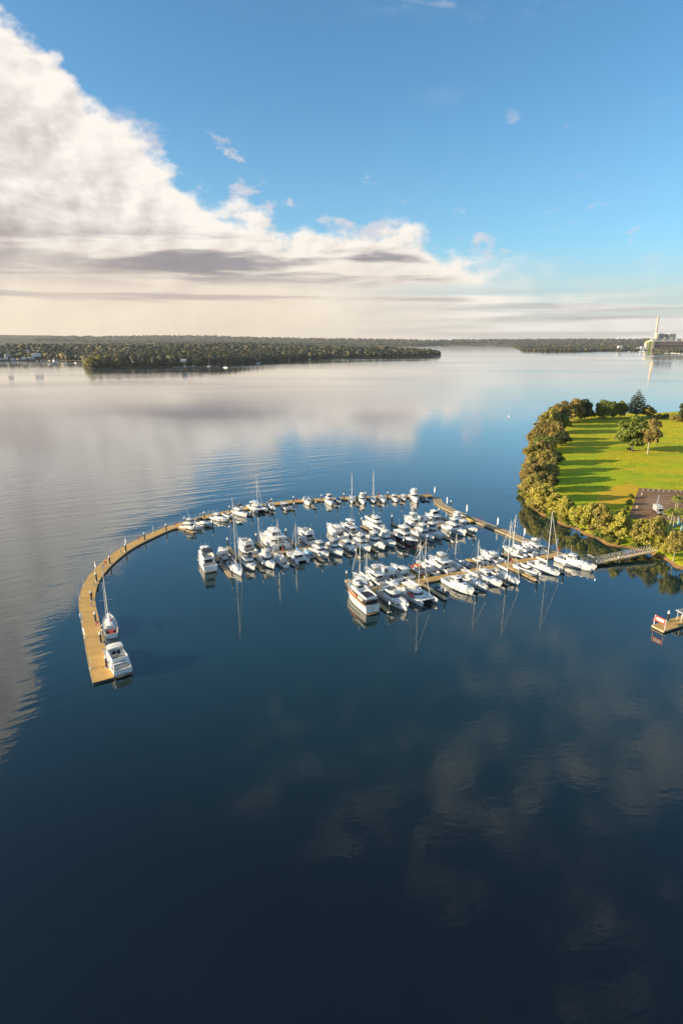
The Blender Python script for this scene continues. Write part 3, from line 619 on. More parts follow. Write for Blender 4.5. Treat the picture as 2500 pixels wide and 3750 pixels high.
# ------------------------------------------------------------------ boats
def hb_fn(B, p, sf, mx=0.45):
    def f(s):
        if s < mx: return B / 2 * (sf + (1 - sf) * math.sin(math.pi / 2 * s / mx))
        t = (s - mx) / (1 - mx); return B / 2 * max(0.0, 1 - t ** p)
    return f
STN = [0, .035, .12, .22, .32, .42, .52, .62, .72, .80, .87, .93, .97, 1.0]
class Hull:
    def __init__(h, root, L, B, fs, fb, p=2.3, sf=.9, rake=.08, mat='gel', stripe='navy', sc=.28, sole=.55, deckmat='deckw', yoff=0.0, kp=0.0, cockpit=True, cockmat='teak', curve_=1.7, mx=.45):
        h.L, h.B, h.fs, h.fb, h.cv = L, B, fs, fb, curve_; h.hb = hb_fn(B, p, sf, mx); st = sorted(set(STN + ([sc] if cockpit else []))); h.y0 = yoff
        hbw = lambda s: max(h.hb(s), 0.015)
        rk = rake * L
        def ringpts(s):
            x = (s - .5) * L; z = h.sheer(s); b = hbw(s); e = s ** 4
            half = [(x - rk * e * 1.0, b * .06, -.55 * (1 - .8 * s ** 5)), (x - rk * e * .85, b * (.90 - .38 * s ** 3), 0.02), (x - rk * e * .5, b * (.955 - .24 * s ** 3), z * .42), (x - rk * e * .22, b * (.985 - .10 * s ** 3), z * .75), (x, b, z)]
            return [(a, yoff + c, d) for a, c, d in half][::-1] + [(a, yoff - c, d) for a, c, d in half]
        mb = MB(); rr = [ringpts(s) for s in st]; mb.rings(rr, cap0=False, cap1=False, closed=False); n = len(rr[0]); mb.f.append(tuple(range(n)))
        h.hull = mb.build('hull', mat, root, 35)
        if stripe:      # boot stripe just over the waterline
            sm = MB()
            for sg in (1, -1):
                for z0, z1, kx in ((0.10, 0.26, 0),):
                    row = []
                    for s in st:
                        x = (s - .5) * L; b = hbw(s); e = s ** 4; zz = h.sheer(s)
                        def yy(z):
                            t = z / (zz * .42); return b * ((.90 - .38 * s ** 3) * (1 - t) + (.955 - .24 * s ** 3) * t) + .012
                        def xx(z):
                            t = z / (zz * .42); return x - rk * e * (.85 * (1 - t) + .5 * t)
                        row.append([(xx(z0), yoff + sg * yy(z0), z0), (xx(z1), yoff + sg * yy(z1), z1)])
                    for a, b2 in zip(row[:-1], row[1:]): sm.add([a[0], b2[0], b2[1], a[1]], [(0, 1, 2, 3) if sg < 0 else (3, 2, 1, 0)])
            sm.build('boot_stripe', stripe, h.hull)
        dk = MB(); dz = lambda s: h.sheer(s) - .07
        for a, b2 in zip(st[:-1], st[1:]):
            xa, xb = (a - .5) * L, (b2 - .5) * L; ya, yb = hbw(a) - .01, hbw(b2) - .01
            if cockpit and .03 < b2 <= sc + 1e-6 and a >= .034:
                ia, ib = max(ya - .28, .1), max(yb - .28, .1)
                for sg in (1, -1):
                    q = [(xa, yoff + sg * ya, dz(a)), (xb, yoff + sg * yb, dz(b2)), (xb, yoff + sg * ib, dz(b2)), (xa, yoff + sg * ia, dz(a))]; dk.add(q, [(3, 2, 1, 0) if sg > 0 else (0, 1, 2, 3)])
                    q = [(xa, yoff + sg * ia, dz(a)), (xb, yoff + sg * ib, dz(b2)), (xb, yoff + sg * ib, sole), (xa, yoff + sg * ia, sole)]; dk.add(q, [(3, 2, 1, 0) if sg > 0 else (0, 1, 2, 3)])
            else:
                dk.add([(xa, yoff - ya, dz(a)), (xb, yoff - yb, dz(b2)), (xb, yoff + yb, dz(b2)), (xa, yoff + ya, dz(a))], [(0, 1, 2, 3)])
        dko = dk.build('deck', deckmat, root)
        if cockpit:
            xa, xb = (.035 - .5) * L, (sc - .5) * L; ia, ib = h.hb(.035) - .29, h.hb(sc) - .29
            m = MB().add([(xa, yoff - ia, sole), (xb, yoff - ib, sole), (xb, yoff + ib, sole), (xa, yoff + ia, sole)], [(0, 1, 2, 3)])
            m.build('cockpit_floor', cockmat, dko)
            MB().add([(xa, yoff - ia, sole), (xa, yoff + ia, sole), (xa, yoff + ia, dz(.035)), (xa, yoff - ia, dz(.035)), (xb, yoff - ib, sole), (xb, yoff - ib, dz(sc)), (xb, yoff + ib, dz(sc)), (xb, yoff + ib, sole)], [(0, 1, 2, 3), (4, 5, 6, 7)]).build('cockpit_wall', deckmat, dko)
        h.deck = dko
    def sheer(h, s): return h.fs + (h.fb - h.fs) * s ** h.cv
    def pt(h, s, side, inset=.0, dz=0.0): return Vector(((s - .5) * h.L, h.y0 + side * max(h.hb(s) - inset, 0), h.sheer(s) + dz))
def bow_rail(root, h, s0=.55, ht=.62, r=.022, mat='steel', two=False):
    ss = [s0 + (0.985 - s0) * i / 7 for i in range(8)]
    top = [h.pt(s, 1, .08, ht) for s in ss] + [h.pt(s, -1, .08, ht) for s in reversed(ss)]
    mb = MB().path([h.pt(s0, 1, .08, 0)] + top + [h.pt(s0, -1, .08, 0)], r, 4)
    if two: mb.path([p - Vector((0, 0, ht * .5)) for p in top], r * .7, 4)
    o = mb.build('bow_rail', mat, root); st = MB()
    for s in ss[1::2]:
        for sd in (1, -1): st.tube(h.pt(s, sd, .08, -.05), h.pt(s, sd, .08, ht), r * .9, n=4)
    st.build('stanchion', mat, o)
def pane(parent, name, q, u0, u1, v0, v1, mat, off=.02):
    a, b, c, d = [Vector(p) for p in q]     # a-b bottom, d-c top
    def P(u, v): return (a * (1 - u) + b * u) * (1 - v) + (d * (1 - u) + c * u) * v
    n = (b - a).cross(d - a).normalized() * off
    c4 = [P(u0, v0), P(u1, v0), P(u1, v1), P(u0, v1)]
    MB().frus([p - n * .3 for p in c4], [p + n for p in c4]).build(name, mat, parent)
def plan(x0, x1, w, fr=.35, nose=.30):
    l = x1 - x0; half = [(x0, w / 2), (x1 - fr * l, w / 2), (x1 - fr * l * .35, w * .40), (x1 - fr * l * .06, w * (nose * .75)), (x1, w * nose * .28)]
    return half + [(a, -b) for a, b in reversed(half)]
def house(root, name, x0, x1, w, z0, z1, mat='gel', fr=.35, rake=.5, aft=.0, top=.86, win=(.38, .86), sides=2, front=True, glass='glass', crown=.06, nose=.30, over=0.0, back=False):
    pl = plan(x0, x1, w, fr, nose); l = x1 - x0
    def up(p, t):
        x, y = p; k = (x - x0) / l; return (x - rake * t * k + aft * t * (1 - k), y * (1 - (1 - top) * t), z0 + (z1 - z0) * t)
    mb = MB(); mb.rings([[up(p, 0) for p in pl], [up(p, 1) for p in pl], [(x0 + (q[0] - x0) * .93 + .03 * l, q[1] * .86, q[2] + crown) for q in (up(p, 1) for p in pl)]], cap0=False)
    o = mb.build(name, mat, root, 40)
    n = len(pl)
    if win:
        segs = []
        for i in range(n):
            j = (i + 1) % n; q = [up(pl[i], 0), up(pl[j], 0), up(pl[j], 1), up(pl[i], 1)]
            q = [q[1], q[0], q[3], q[2]]      # outward facing
            if i in (0, n - 2):
                for k in range(sides): pane(o, 'side_window', q, k / sides + .06 / sides + .02, (k + 1) / sides - .06 / sides - .02, win[0], win[1], glass)
            elif i == n - 1:
                if back: pane(o, 'aft_door', q, .12, .88, .08, .9, glass)
            elif front: pane(o, 'windscreen', q, .05, .95, win[0] - .04, win[1] + .04, glass)
    return o
def slab(root, name, x0, x1, w, z0, z1, mat='gel', fr=.25, nose=.35, taper=.0):
    pl = plan(x0, x1, w, fr, nose); l = x1 - x0
    pl = [(x, y * (1 - taper * (1 - (x - x0) / l))) for x, y in pl]
    ins = [(x0 + (x - x0) * .97 + .015 * l, y * .93) for x, y in pl]
    return MB().rings([[(x, y, z0) for x, y in ins], [(x, y, z0 + (z1 - z0) * .3) for x, y in pl], [(x, y, z0 + (z1 - z0) * .7) for x, y in pl], [(x, y, z1) for x, y in ins]]).build(name, mat, root, 40)
def coaming(root, name, x0, x1, w, z0, z1, mat='gel', fr=.3, nose=.32, th=.10, rake=.12):
    pl = plan(x0, x1, w, fr, nose); cx = (x0 + x1) / 2
    ins = [(cx + (x - cx) * (1 - 2 * th / (x1 - x0)), y * (1 - 2 * th / w)) for x, y in pl]
    fl = lambda p, d: (p[0] + d * (p[0] - cx) / (x1 - cx), p[1])
    return MB().rings([[(x, y, z0) for x, y in pl], [(*fl((x, y), rake), z1) for x, y in pl], [(*fl((x, y), rake), z1) for x, y in ins], [(x, y, z0 + .02) for x, y in ins]], cap0=False).build(name, mat, root, 40)
def antenna(root, x, y, z, h, lean=0.0, r=.022, side=0.0, name='antenna'):
    return MB().tube((x, y, z), (x - lean, y + side, z + h), r, r * .6, 4).build(name, 'white', root)
def dome(root, x, y, z, r=.32):
    return MB().lathe([(r * .8, 0), (r, r * .35), (r * .95, r * .8), (r * .6, r * 1.25), (0, r * 1.4)], (x, y, z), 10).build('radar_dome', 'white', root, 50)
def platform(root, h, ln=.7):
    b = h.hb(0) * .9; MB().frus([(-h.L / 2 - ln, -b * .9, .22), (-h.L / 2 + .05, -b, .22), (-h.L / 2 + .05, b, .22), (-h.L / 2 - ln, b * .9, .22)], [(-h.L / 2 - ln, -b * .9, .33), (-h.L / 2 + .05, -b, .33), (-h.L / 2 + .05, b, .33), (-h.L / 2 - ln, b * .9, .33)]).build('swim_platform', 'teak', root)
def hull_windows(h, n=3, s0=.55, s1=.8, zf=.62, ht=.16):
    for sd in (1, -1):
        for k in range(n):
            a = s0 + (s1 - s0) * (k + .1) / n; b = s0 + (s1 - s0) * (k + .9) / n
            q = []
            for s, dz in ((a, -ht), (b, -ht), (b, ht), (a, ht)):
                p = h.pt(s, sd); z = h.sheer(s) * zf + dz; q.append(Vector((p.x - .05, h.y0 + sd * h.hb(s) * (.985 - .10 * s ** 3) * .992, z)))
            if sd > 0: q = [q[1], q[0], q[3], q[2]]
            pane(h.hull, 'hull_window', q, 0, 1, 0, 1, 'glass', .04)
def foredeck_hatch(h, x, y=0.0, z=0.0, w=.55):
    MB().frus([(x - w / 2, y - w / 2, z), (x + w / 2, y - w / 2, z), (x + w / 2, y + w / 2, z), (x - w / 2, y + w / 2, z)], [(x - w * .42, y - w * .42, z + .06), (x + w * .42, y - w * .42, z + .06), (x + w * .42, y + w * .42, z + .06), (x - w * .42, y + w * .42, z + .06)]).build('hatch', 'glass', h.deck)
def fenders(root, h, sides=(1, -1), ss=(.3, .55)):
    for sd in sides:
        for s in ss:
            p = h.pt(s, sd, -.13); MB().lathe([(0, -.42), (.11, -.32), (.12, .25), (.03, .36), (0, .38)], (p.x, p.y, h.sheer(s) * .45), 7).build('fender', 'white', root, 50)
def seats(root, x, y, z, w, d, mat='tan'):
    return MB().box(x - d / 2, x + d / 2, y - w / 2, y + w / 2, z, z + .42).box(x - d / 2 - .12, x - d / 2, y - w / 2, y + w / 2, z, z + .85).build('seat', mat, root)

def fly_cruiser(root, L, B, hull='gel', top='hardtop', encl='clears', stripe='navy', canvas='canvas', tower=True, big=False, sport=False, rails=True, tender=False):
    fs, fb = (.095 + .01 * big) * L + .12, (.155 + .01 * big) * L + .25
    h = Hull(root, L, B, fs, fb, 2.4, .92, .09, hull, stripe, .27, .6 if not big else .9)
    k = L / 12.0; z = h.sheer(.45) - .08
    house(root, 'trunk_cabin', -.02 * L, .36 * L, B * .60, h.sheer(.5) - .1, h.sheer(.72) + .22 * k, 'gel', .55, .9 * k, 0, .82, None, nose=.22, crown=.05)
    foredeck_hatch(h, .24 * L, 0, h.sheer(.72) + .25 * k)
    zs = z + 1.35 * min(k, 1.15)
    house(root, 'saloon', -.25 * L, .16 * L, B * .80, z - .02, zs, 'gel', .34, 1.15 * k, 0, .86, (.40, .88), 3 if L > 11 else 2, back=True)
    fx0, fx1 = -.34 * L, .10 * L
    slab(root, 'flybridge_deck', fx0, fx1, B * .84, zs - .02, zs + .14, 'gel', .3)
    for sd in (1, -1): MB().box(fx0 + .15, fx0 + .26, sd * B * .34 - .05, sd * B * .34 + .05, h.sheer(.15) - .05, zs).build('support', 'gel', root)
    coaming(root, 'flybridge_coaming', -.18 * L, .085 * L, B * .76, zs + .13, zs + .13 + .62, 'gel')
    seats(root, -.11 * L, 0, zs + .15, B * .45, .6); MB().box(.01 * L, .045 * L, -B * .2, B * .2, zs + .14, zs + .95).build('helm_console', 'gel', root)
    zt = zs + .13 + 1.85 * min(k, 1.1)
    if encl:
        house(root, 'enclosure', -.175 * L, .075 * L, B * .70, zs + .74, zt, encl, .35, .45 * k, .1, .86, (.12, .82), 2, True, 'clears' if encl != 'clears' else 'glassl', .02)
    if top:
        slab(root, 'hardtop', -.20 * L, .055 * L, B * .68, zt, zt + .12, {'hardtop': 'gel', 'canvas': canvas}.get(top, top), .3)
        if not encl:
            for sd in (1, -1):
                for xx in (-.17, .01): MB().tube((xx * L, sd * B * .34, zs + .6), (xx * L - .05, sd * B * .29, zt + .02), .035, n=5).build('support', 'steel', root)
    else:
        zt = zs + .75
        MB().add([(fx0 + .4, sd * B * .36, zs + .1) for sd in (1, -1)] + [(fx0 + .9, sd * B * .36, zs + .1) for sd in (1, -1)] + [(fx0 + .1, sd * B * .28, zs + 1.35) for sd in (1, -1)] + [(fx0 + .5, sd * B * .28, zs + 1.35) for sd in (1, -1)], [(0, 2, 6, 4), (1, 5, 7, 3), (4, 6, 7, 5), (0, 4, 5, 1), (2, 3, 7, 6)]).build('radar_arch', 'gel', root); dome(root, fx0 + .3, 0, zs + 1.36, .3)
        pane(root, 'windscreen', [(.09 * L, B * .22, zs + .72), (.09 * L, -B * .22, zs + .72), (.06 * L, -B * .2, zs + 1.1), (.06 * L, B * .2, zs + 1.1)], 0, 1, 0, 1, 'glass')
    if top: dome(root, -.10 * L, 0, zt + .12, .26)
    antenna(root, -.16 * L, B * .26, zt, 2.2 * k, .5, side=.1); antenna(root, -.16 * L, -B * .26, zt, 2.0 * k, .5, side=-.1)
    if sport:
        for sd in (1, -1): MB().tube((-.12 * L, sd * B * .40, zs), (-.36 * L, sd * (B * .40 + 1.0), zs + 4.4), .03, .015, 4).build('outrigger', 'white', root)
    if rails: bow_rail(root, h, .50)
    platform(root, h, .55); fenders(root, h); seats(root, -.40 * L, 0, .62, B * .5, .5, 'canvas')
    if big: hull_windows(h, 3)
    if tender:
        MB().rings([[(.30 * L + 1.3 * c, .55 * s * (1 - max(c, 0) * .4), h.sheer(.8) + .1) for c, s in ((-1, .9), (-1, -.9), (.3, -1), (1, -.3), (1, .3), (.3, 1))], [(.30 * L + 1.2 * c, .5 * s, h.sheer(.8) + .62) for c, s in ((-1, .9), (-1, -.9), (.3, -1), (1, -.3), (1, .3), (.3, 1))]]).build('tender', 'canvas', root, 60)
    return h
def express(root, L, B, hull='gel', top='hardtop', cover=None, stripe='navy', arch=True, deck='deckw'):
    h = Hull(root, L, B, .105 * L + .1, .135 * L + .28, 2.5, .93, .11, hull, stripe, .36, .55, cockmat='teak')
    k = L / 10.0; z = h.sheer(.5) - .1
    house(root, 'cabin', -.10 * L, .34 * L, B * .74, z, z + .55 * k, 'gel', .62, .85 * k, 0, .80, (.35, .75), 1, False, 'glass', .07, .20)
    foredeck_hatch(h, .18 * L, 0, z + .63 * k)
    zc = z + .45 * k; zt = zc + .95 * k
    if top in ('hardtop', 'softtop') or cover:
        m = cover or ('gel' if top == 'hardtop' else 'canvas')
        house(root, 'wheelhouse' if not cover else 'canopy', -.20 * L, .12 * L, B * .74, zc - .45 * k, zt, m if cover else 'gel', .45, 1.25 * k, .12 * k, .82, (.44, .90), 2, True, 'glass' if not cover else cover, .08)
        foredeck_hatch(h, -.08 * L, 0, zt + .03, .8)
        if top == 'hardtop': slab(root, 'hardtop', -.30 * L, -.02 * L, B * .66, zt - .02, zt + .09, 'gel', .3)
        for sd in (1, -1): MB().tube((-.27 * L, sd * B * .38, h.sheer(.2)), (-.25 * L, sd * B * .29, zt), .05, n=5).build('support', 'gel', root)
    else:
        pl = [(.02 * L, B * .34), (.13 * L, B * .24), (.17 * L, B * .08), (.17 * L, -B * .08), (.13 * L, -B * .24), (.02 * L, -B * .34)]
        for a, b in zip(pl[:-1], pl[1:]): pane(root, 'windscreen', [(b[0], b[1], zc), (a[0], a[1], zc), (a[0] - .35 * k, a[1] * .9, zc + .55 * k), (b[0] - .35 * k, b[1] * .9, zc + .55 * k)][::1], 0, 1, 0, 1, 'glassl', .015)
        if arch:
            zz = zc + .95 * k
            MB().path([(-.20 * L, B * .43, h.sheer(.3)), (-.25 * L, B * .36, zz), (-.25 * L, -B * .36, zz), (-.20 * L, -B * .43, h.sheer(.3))], .09, 6).build('radar_arch', 'gel', root)
            zt = zz
    seats(root, -.06 * L, B * .17, .58, B * .26, .55); seats(root, -.06 * L, -B * .17, .58, B * .26, .55); seats(root, -.40 * L, 0, .58, B * .6, .55, 'canvas')
    antenna(root, -.22 * L, B * .3, zt, 1.6 * k, .3); antenna(root, -.22 * L, -B * .3, zt, 1.4 * k, .3)
    bow_rail(root, h, .52, .5); platform(root, h, .6); fenders(root, h, ss=(.35, .6)); hull_windows(h, 2, .5, .72, .7, .09)
    return h
def runabout(root, L, B, hull='gel', cover=None, stripe='navy', cabin=False, top=None):
    h = Hull(root, L, B, .11 * L + .12, .14 * L + .22, 2.4, .92, .1, hull, stripe, .55 if not cabin else .40, .35)
    z = h.sheer(.6)
    if cover:
        house(root, 'boat_cover', -.42 * L, .20 * L, B * .84, h.sheer(.2) - .04, z + .45, cover, .5, .8, .5, .62, None, crown=.15)
    elif cabin:
        house(root, 'cuddy', -.08 * L, .30 * L, B * .70, z - .15, z + .75, 'gel', .5, .6, 0, .78, (.42, .86), 1); slab(root, 'hardtop', -.22 * L, .12 * L, B * .66, z + 1.0, z + 1.08, top or 'gel')
        for sd in (1, -1): MB().tube((-.18 * L, sd * B * .38, z - .1), (-.17 * L, sd * B * .3, z + 1.02), .03, n=4).build('support', 'steel', root)
        for sd in (1, -1): MB().tube((.06 * L, sd * B * .30, z + .4), (.06 * L, sd * B * .28, z + 1.02), .03, n=4).build('support', 'steel', root)
    else:
        pane(root, 'windscreen', [(.12 * L, B * .3, z), (.12 * L, -B * .3, z), (.05 * L, -B * .26, z + .5), (.05 * L, B * .26, z + .5)], 0, 1, 0, 1, 'glassl')
        if top:
            slab(root, 'bimini', -.30 * L, .04 * L, B * .8, z + 1.05, z + 1.12, top)
            for sd in (1, -1):
                for xx in (-.26, 0): MB().tube((xx * L, sd * B * .42, z - .1), (xx * L, sd * B * .36, z + 1.06), .025, n=4).build('support', 'steel', root)
        seats(root, -.06 * L, B * .18, .36, B * .25, .5, 'canvas'); seats(root, -.06 * L, -B * .18, .36, B * .25, .5, 'canvas')
    o = empty('outboard', (-.5 * L - .22, 0, 0)); o.parent = root
    MB().frus([(-.28, -.2, .75), (.22, -.2, .75), (.22, .2, .75), (-.28, .2, .75)], [(-.2, -.15, 1.3), (.14, -.15, 1.3), (.14, .15, 1.3), (-.2, .15, 1.3)]).build('cowling', 'blackp', o); MB().box(-.1, .06, -.07, .07, -.5, .76).build('leg', 'grey', o)
    antenna(root, -.1 * L, B * .35, z, 1.8, .1); bow_rail(root, h, .6, .35)
    return h
def trawler(root, L, B, hull='gel', upper='gel', wood=None, stripe='navy', bimini=None, flyglass=False):
    h = Hull(root, L, B, .14 * L, .20 * L + .1, 2.6, .94, .07, hull, stripe, .16, 1.1, 'teak' if wood else 'deckw', curve_=2.2)
    z = h.sheer(.4) - .08; k = L / 14
    house(root, 'deckhouse', -.36 * L, .22 * L, B * .74, z, z + 1.55 * k, wood or upper, .22, .35, 0, .93, (.38, .84), 5, True, back=True)
    slab(root, 'boat_deck', -.42 * L, .23 * L, B * .84, z + 1.55 * k - .02, z + 1.55 * k + .13, upper, .2)
    z2 = z + 1.55 * k + .12
    house(root, 'pilothouse', -.06 * L, .17 * L, B * .60, z2, z2 + 1.35 * k, upper, .32, .40, .05, .90, (.42, .88), 2, True, back=True)
    slab(root, 'pilothouse_roof', -.10 * L, .16 * L, B * .64, z2 + 1.35 * k, z2 + 1.35 * k + .1, upper, .3)
    coaming(root, 'boat_deck_coaming', -.40 * L, -.07 * L, B * .74, z2, z2 + .55, upper, .1, .45, .06, .0)
    seats(root, -.33 * L, 0, z2, B * .4, .6); seats(root, -.2 * L, B * .18, z2, .8, .5)
    if bimini:
        slab(root, 'bimini', -.40 * L, -.10 * L, B * .66, z2 + 1.85 * k, z2 + 1.85 * k + .06, bimini, .1)
        for sd in (1, -1):
            for xx in (-.38, -.13): MB().tube((xx * L, sd * B * .34, z2), (xx * L, sd * B * .31, z2 + 1.86 * k), .03, n=4).build('support', 'steel', root)
    zt = z2 + 1.35 * k + .1
    mast = MB().tube((-.08 * L, 0, zt), (-.10 * L, 0, zt + 2.0 * k), .07, .05, 6).tube((-.09 * L, -.7, zt + 1.1 * k), (-.09 * L, .7, zt + 1.1 * k), .04, n=4).build('signal_mast', 'white', root)
    dome(root, -.02 * L, B * .15, zt, .34); dome(root, -.02 * L, -B * .15, zt, .34); antenna(root, .0, B * .26, zt, 2.4 * k, .3); antenna(root, .0, -B * .26, zt, 2.2 * k, .3)
    bow_rail(root, h, .34, .75, .025, 'steel', True); platform(root, h, .6); fenders(root, h, ss=(.2, .4, .6)); hull_windows(h, 4, .45, .8, .55, .13)
    MB().box(.36 * L, .40 * L, -.35, .35, h.sheer(.88) - .05, h.sheer(.88) + .35).build('windlass_box', 'gel', root)
    return h
def rig(root, L, B, h, mx, H, z0, boom=.36, cover='canvas', spr=2, furl=True, bow_s=.985, boom_ang=0.0):
    m = empty('rig', (0, 0, 0)); m.parent = root; X = mx * L; top = z0 + H
    MB().tube((X, 0, z0 - .3), (X - .12, 0, top), .125, .09, 8).build('mast', 'alu', m, 40)
    zb = z0 + 1.15; bl = boom * L; bx, by = -bl * math.cos(boom_ang), bl * math.sin(boom_ang)
    MB().tube((X - .1, 0, zb), (X + bx, by, zb + .12), .075, .06, 6).build('boom', 'alu', m, 40)
    if cover:
        rr = []
        for i in range(7):
            t = i / 6; cx, cy, cz = X - .15 + bx * t, by * t, zb + .18 + .12 * t; w, hh = .20 * (1 - .5 * t) + .05, .42 * (1 - .62 * t) + .1
            nx, ny = -math.sin(boom_ang), -math.cos(boom_ang); rr.append([(cx + nx * w * a, cy + ny * w * a, cz + hh * b) for a, b in ((-.6, -.3), (.6, -.3), (1, .2), (.45, .9), (0, 1.05), (-.45, .9), (-1, .2))])
        MB().rings(rr).build('sail_cover', cover, m, 50)
    sm = []
    for i in range(spr):
        t = (i + 1) / (spr + 1) * .92 + .05; zz = z0 + H * t; w = B * (.40 - .09 * i); sm.append((zz, w))
        MB().tube((X - .06, -w, zz - .06), (X - .06, w, zz - .06), .04, n=5).build('spreader', 'alu', m)
    r = .020; st = MB()
    bp = h.pt(bow_s, 0, 0, .1) if h else None
    for sd in (1, -1):
        q = [Vector((X - .15, sd * B * .44, z0 - .3))] + [Vector((X - .06, sd * w, zz)) for zz, w in sm] + [Vector((X - .12, 0, top - .15))]; st.path(q, r, 4)
        st.tube((X - .3, sd * B * .44, z0 - .3), (X - .08, 0, sm[0][0] - .1), r, n=4)
    st.tube((-.49 * L, 0, z0 - .1), (X - .12, 0, top - .05), r, n=4)
    st.build('shroud', 'rope', m)
    bowx = .485 * L; zbow = z0 + .1
    MB().tube((bowx, 0, zbow), (X - .05, 0, top - .25), r, n=4).build('forestay', 'rope', m)
    if furl: MB().tube((bowx - .12, 0, zbow + .5), (X + .28, 0, top - 1.4), .07, .04, 6).build('furled_jib', 'canvas', m)
    MB().tube((X - .12, 0, top), (X - .12, 0, top + .7), .02, n=4).build('masthead_antenna', 'white', m)
    return m
def sail_yacht(root, L, B, mast, hull='gel', stripe='navy', cover='canvas', dodger='navyc', mx=.06, bimini=None, mizzen=0, teak=False, deck=None, boom_ang=0.0, wide=.62, furl=True):
    h = Hull(root, L, B, .085 * L + .12, .115 * L + .15, 1.9, wide, .09, hull, stripe, .27, .45, deck or ('teak' if teak else 'deckw'), curve_=1.5, mx=.40)
    z = h.sheer(.4) - .07; k = L / 12
    o = house(root, 'coachroof', -.20 * L, .22 * L, B * .56, z, z + .42 * k + .08, 'gel', .45, .35, 0, .84, (.3, .72), 3, False, 'glass', .06, .25)
    foredeck_hatch(h, .29 * L, 0, h.sheer(.8) - .05); foredeck_hatch(h, .08 * L, 0, z + .5 * k + .1, .5)
    if dodger: house(root, 'dodger', -.27 * L, -.13 * L, B * .56, z + .1, z + 1.25, dodger, .5, .5, 0, .85, (.35, .8), 1, True, 'clears', .08)
    if bimini:
        slab(root, 'bimini', -.47 * L, -.28 * L, B * .62, z + 1.75, z + 1.83, bimini, .12)
        for sd in (1, -1):
            for xx in (-.45, -.30): MB().tube((xx * L, sd * B * .30, z), (xx * L, sd * B * .28, z + 1.76), .022, n=4).build('support', 'steel', root)
    wheel = []
    for i in range(11):
        a = 2 * math.pi * i / 10; wheel.append(Vector((-.40 * L, .48 * math.cos(a), .55 + .75 + .48 * math.sin(a))))
    MB().path(wheel, .025, 4).build('steering_wheel', 'steel', root)
    bow_rail(root, h, .06, .58, .018, 'steel', True)
    fenders(root, h, ss=(.35, .55))
    rig(root, L, B, h, mx, mast, z + .5 * k, cover=cover, boom_ang=boom_ang, furl=furl)
    if mizzen: rig(root, L * .55, B * .7, None, (-.30 * L) / (L * .55), mizzen, z + .4, .30, cover, 1, False)
    return h
def catamaran(root, L, B, mast, cover='canvas', sail=True, trim=None, boom_ang=0.0):
    hs = []
    for sd in (1, -1):
        hs.append(Hull(root, L, B * .24, .10 * L, .125 * L, 2.0, .85, .03, 'gel', 'navy', .2, .8, yoff=sd * B * .37, cockpit=False))
    z = .085 * L
    MB().frus([(-.42 * L, -B * .36, z * .62), (.16 * L, -B * .36, z * .62), (.16 * L, B * .36, z * .62), (-.42 * L, B * .36, z * .62)], [(-.44 * L, -B * .38, z + .10), (.20 * L, -B * .38, z + .10), (.20 * L, B * .38, z + .10), (-.44 * L, B * .38, z + .10)]).build('bridge_deck', 'gel', root)
    zz = z + .09
    o = house(root, 'coachroof', -.22 * L, .18 * L, B * .66, zz, zz + 1.0, 'gel', .55, 1.1, 0, .80, (.36, .80), 2, True, 'glass', .1, .3, back=True)
    slab(root, 'cockpit_roof', -.42 * L, -.04 * L, B * .56, zz + 1.7, zz + 1.80, 'gel', .2)
    for sd in (1, -1):
        for xx in (-.38, -.14): MB().tube((xx * L, sd * B * .26, zz), (xx * L, sd * B * .24, zz + 1.72), .04, n=5).build('support', 'gel', root)
    seats(root, -.36 * L, 0, zz, B * .4, .6, 'canvas')
    MB().tube((.40 * L, -B * .36, .12 * L), (.40 * L, B * .36, .12 * L), .10, n=8).build('cross_beam', 'alu', root)
    for sd in (1, -1): MB().add([(.20 * L, sd * .12, zz - .03), (.395 * L, sd * .12, .118 * L), (.395 * L, sd * B * .30, .118 * L), (.20 * L, sd * B * .30, zz - .03)] + [(.20 * L, sd * .12, zz - .05), (.395 * L, sd * .12, .118 * L - .02), (.395 * L, sd * B * .30, .118 * L - .02), (.20 * L, sd * B * .30, zz - .05)], [(0, 1, 2, 3), (7, 6, 5, 4)]).build('trampoline', 'deckw', root)
    for hq in hs:
        foredeck_hatch(hq, .15 * L, hq.y0, hq.sheer(.65) - .05, .4); fenders(root, hq, ((1,) if hq.y0 > 0 else (-1,)), (.3, .6)); hull_windows(hq, 2, .4, .6, .7, .1)
    if trim: slab(root, 'deck_kayak', -.05 * L, .22 * L, .7, .13 * L, .13 * L + .3, trim, .5, .2).location = (0, -B * .42, 0)
    if sail: rig(root, L, B, hs[0], .06, mast, zz + 1.0, .40, cover, 2, True, boom_ang=boom_ang)
    return hs[0]
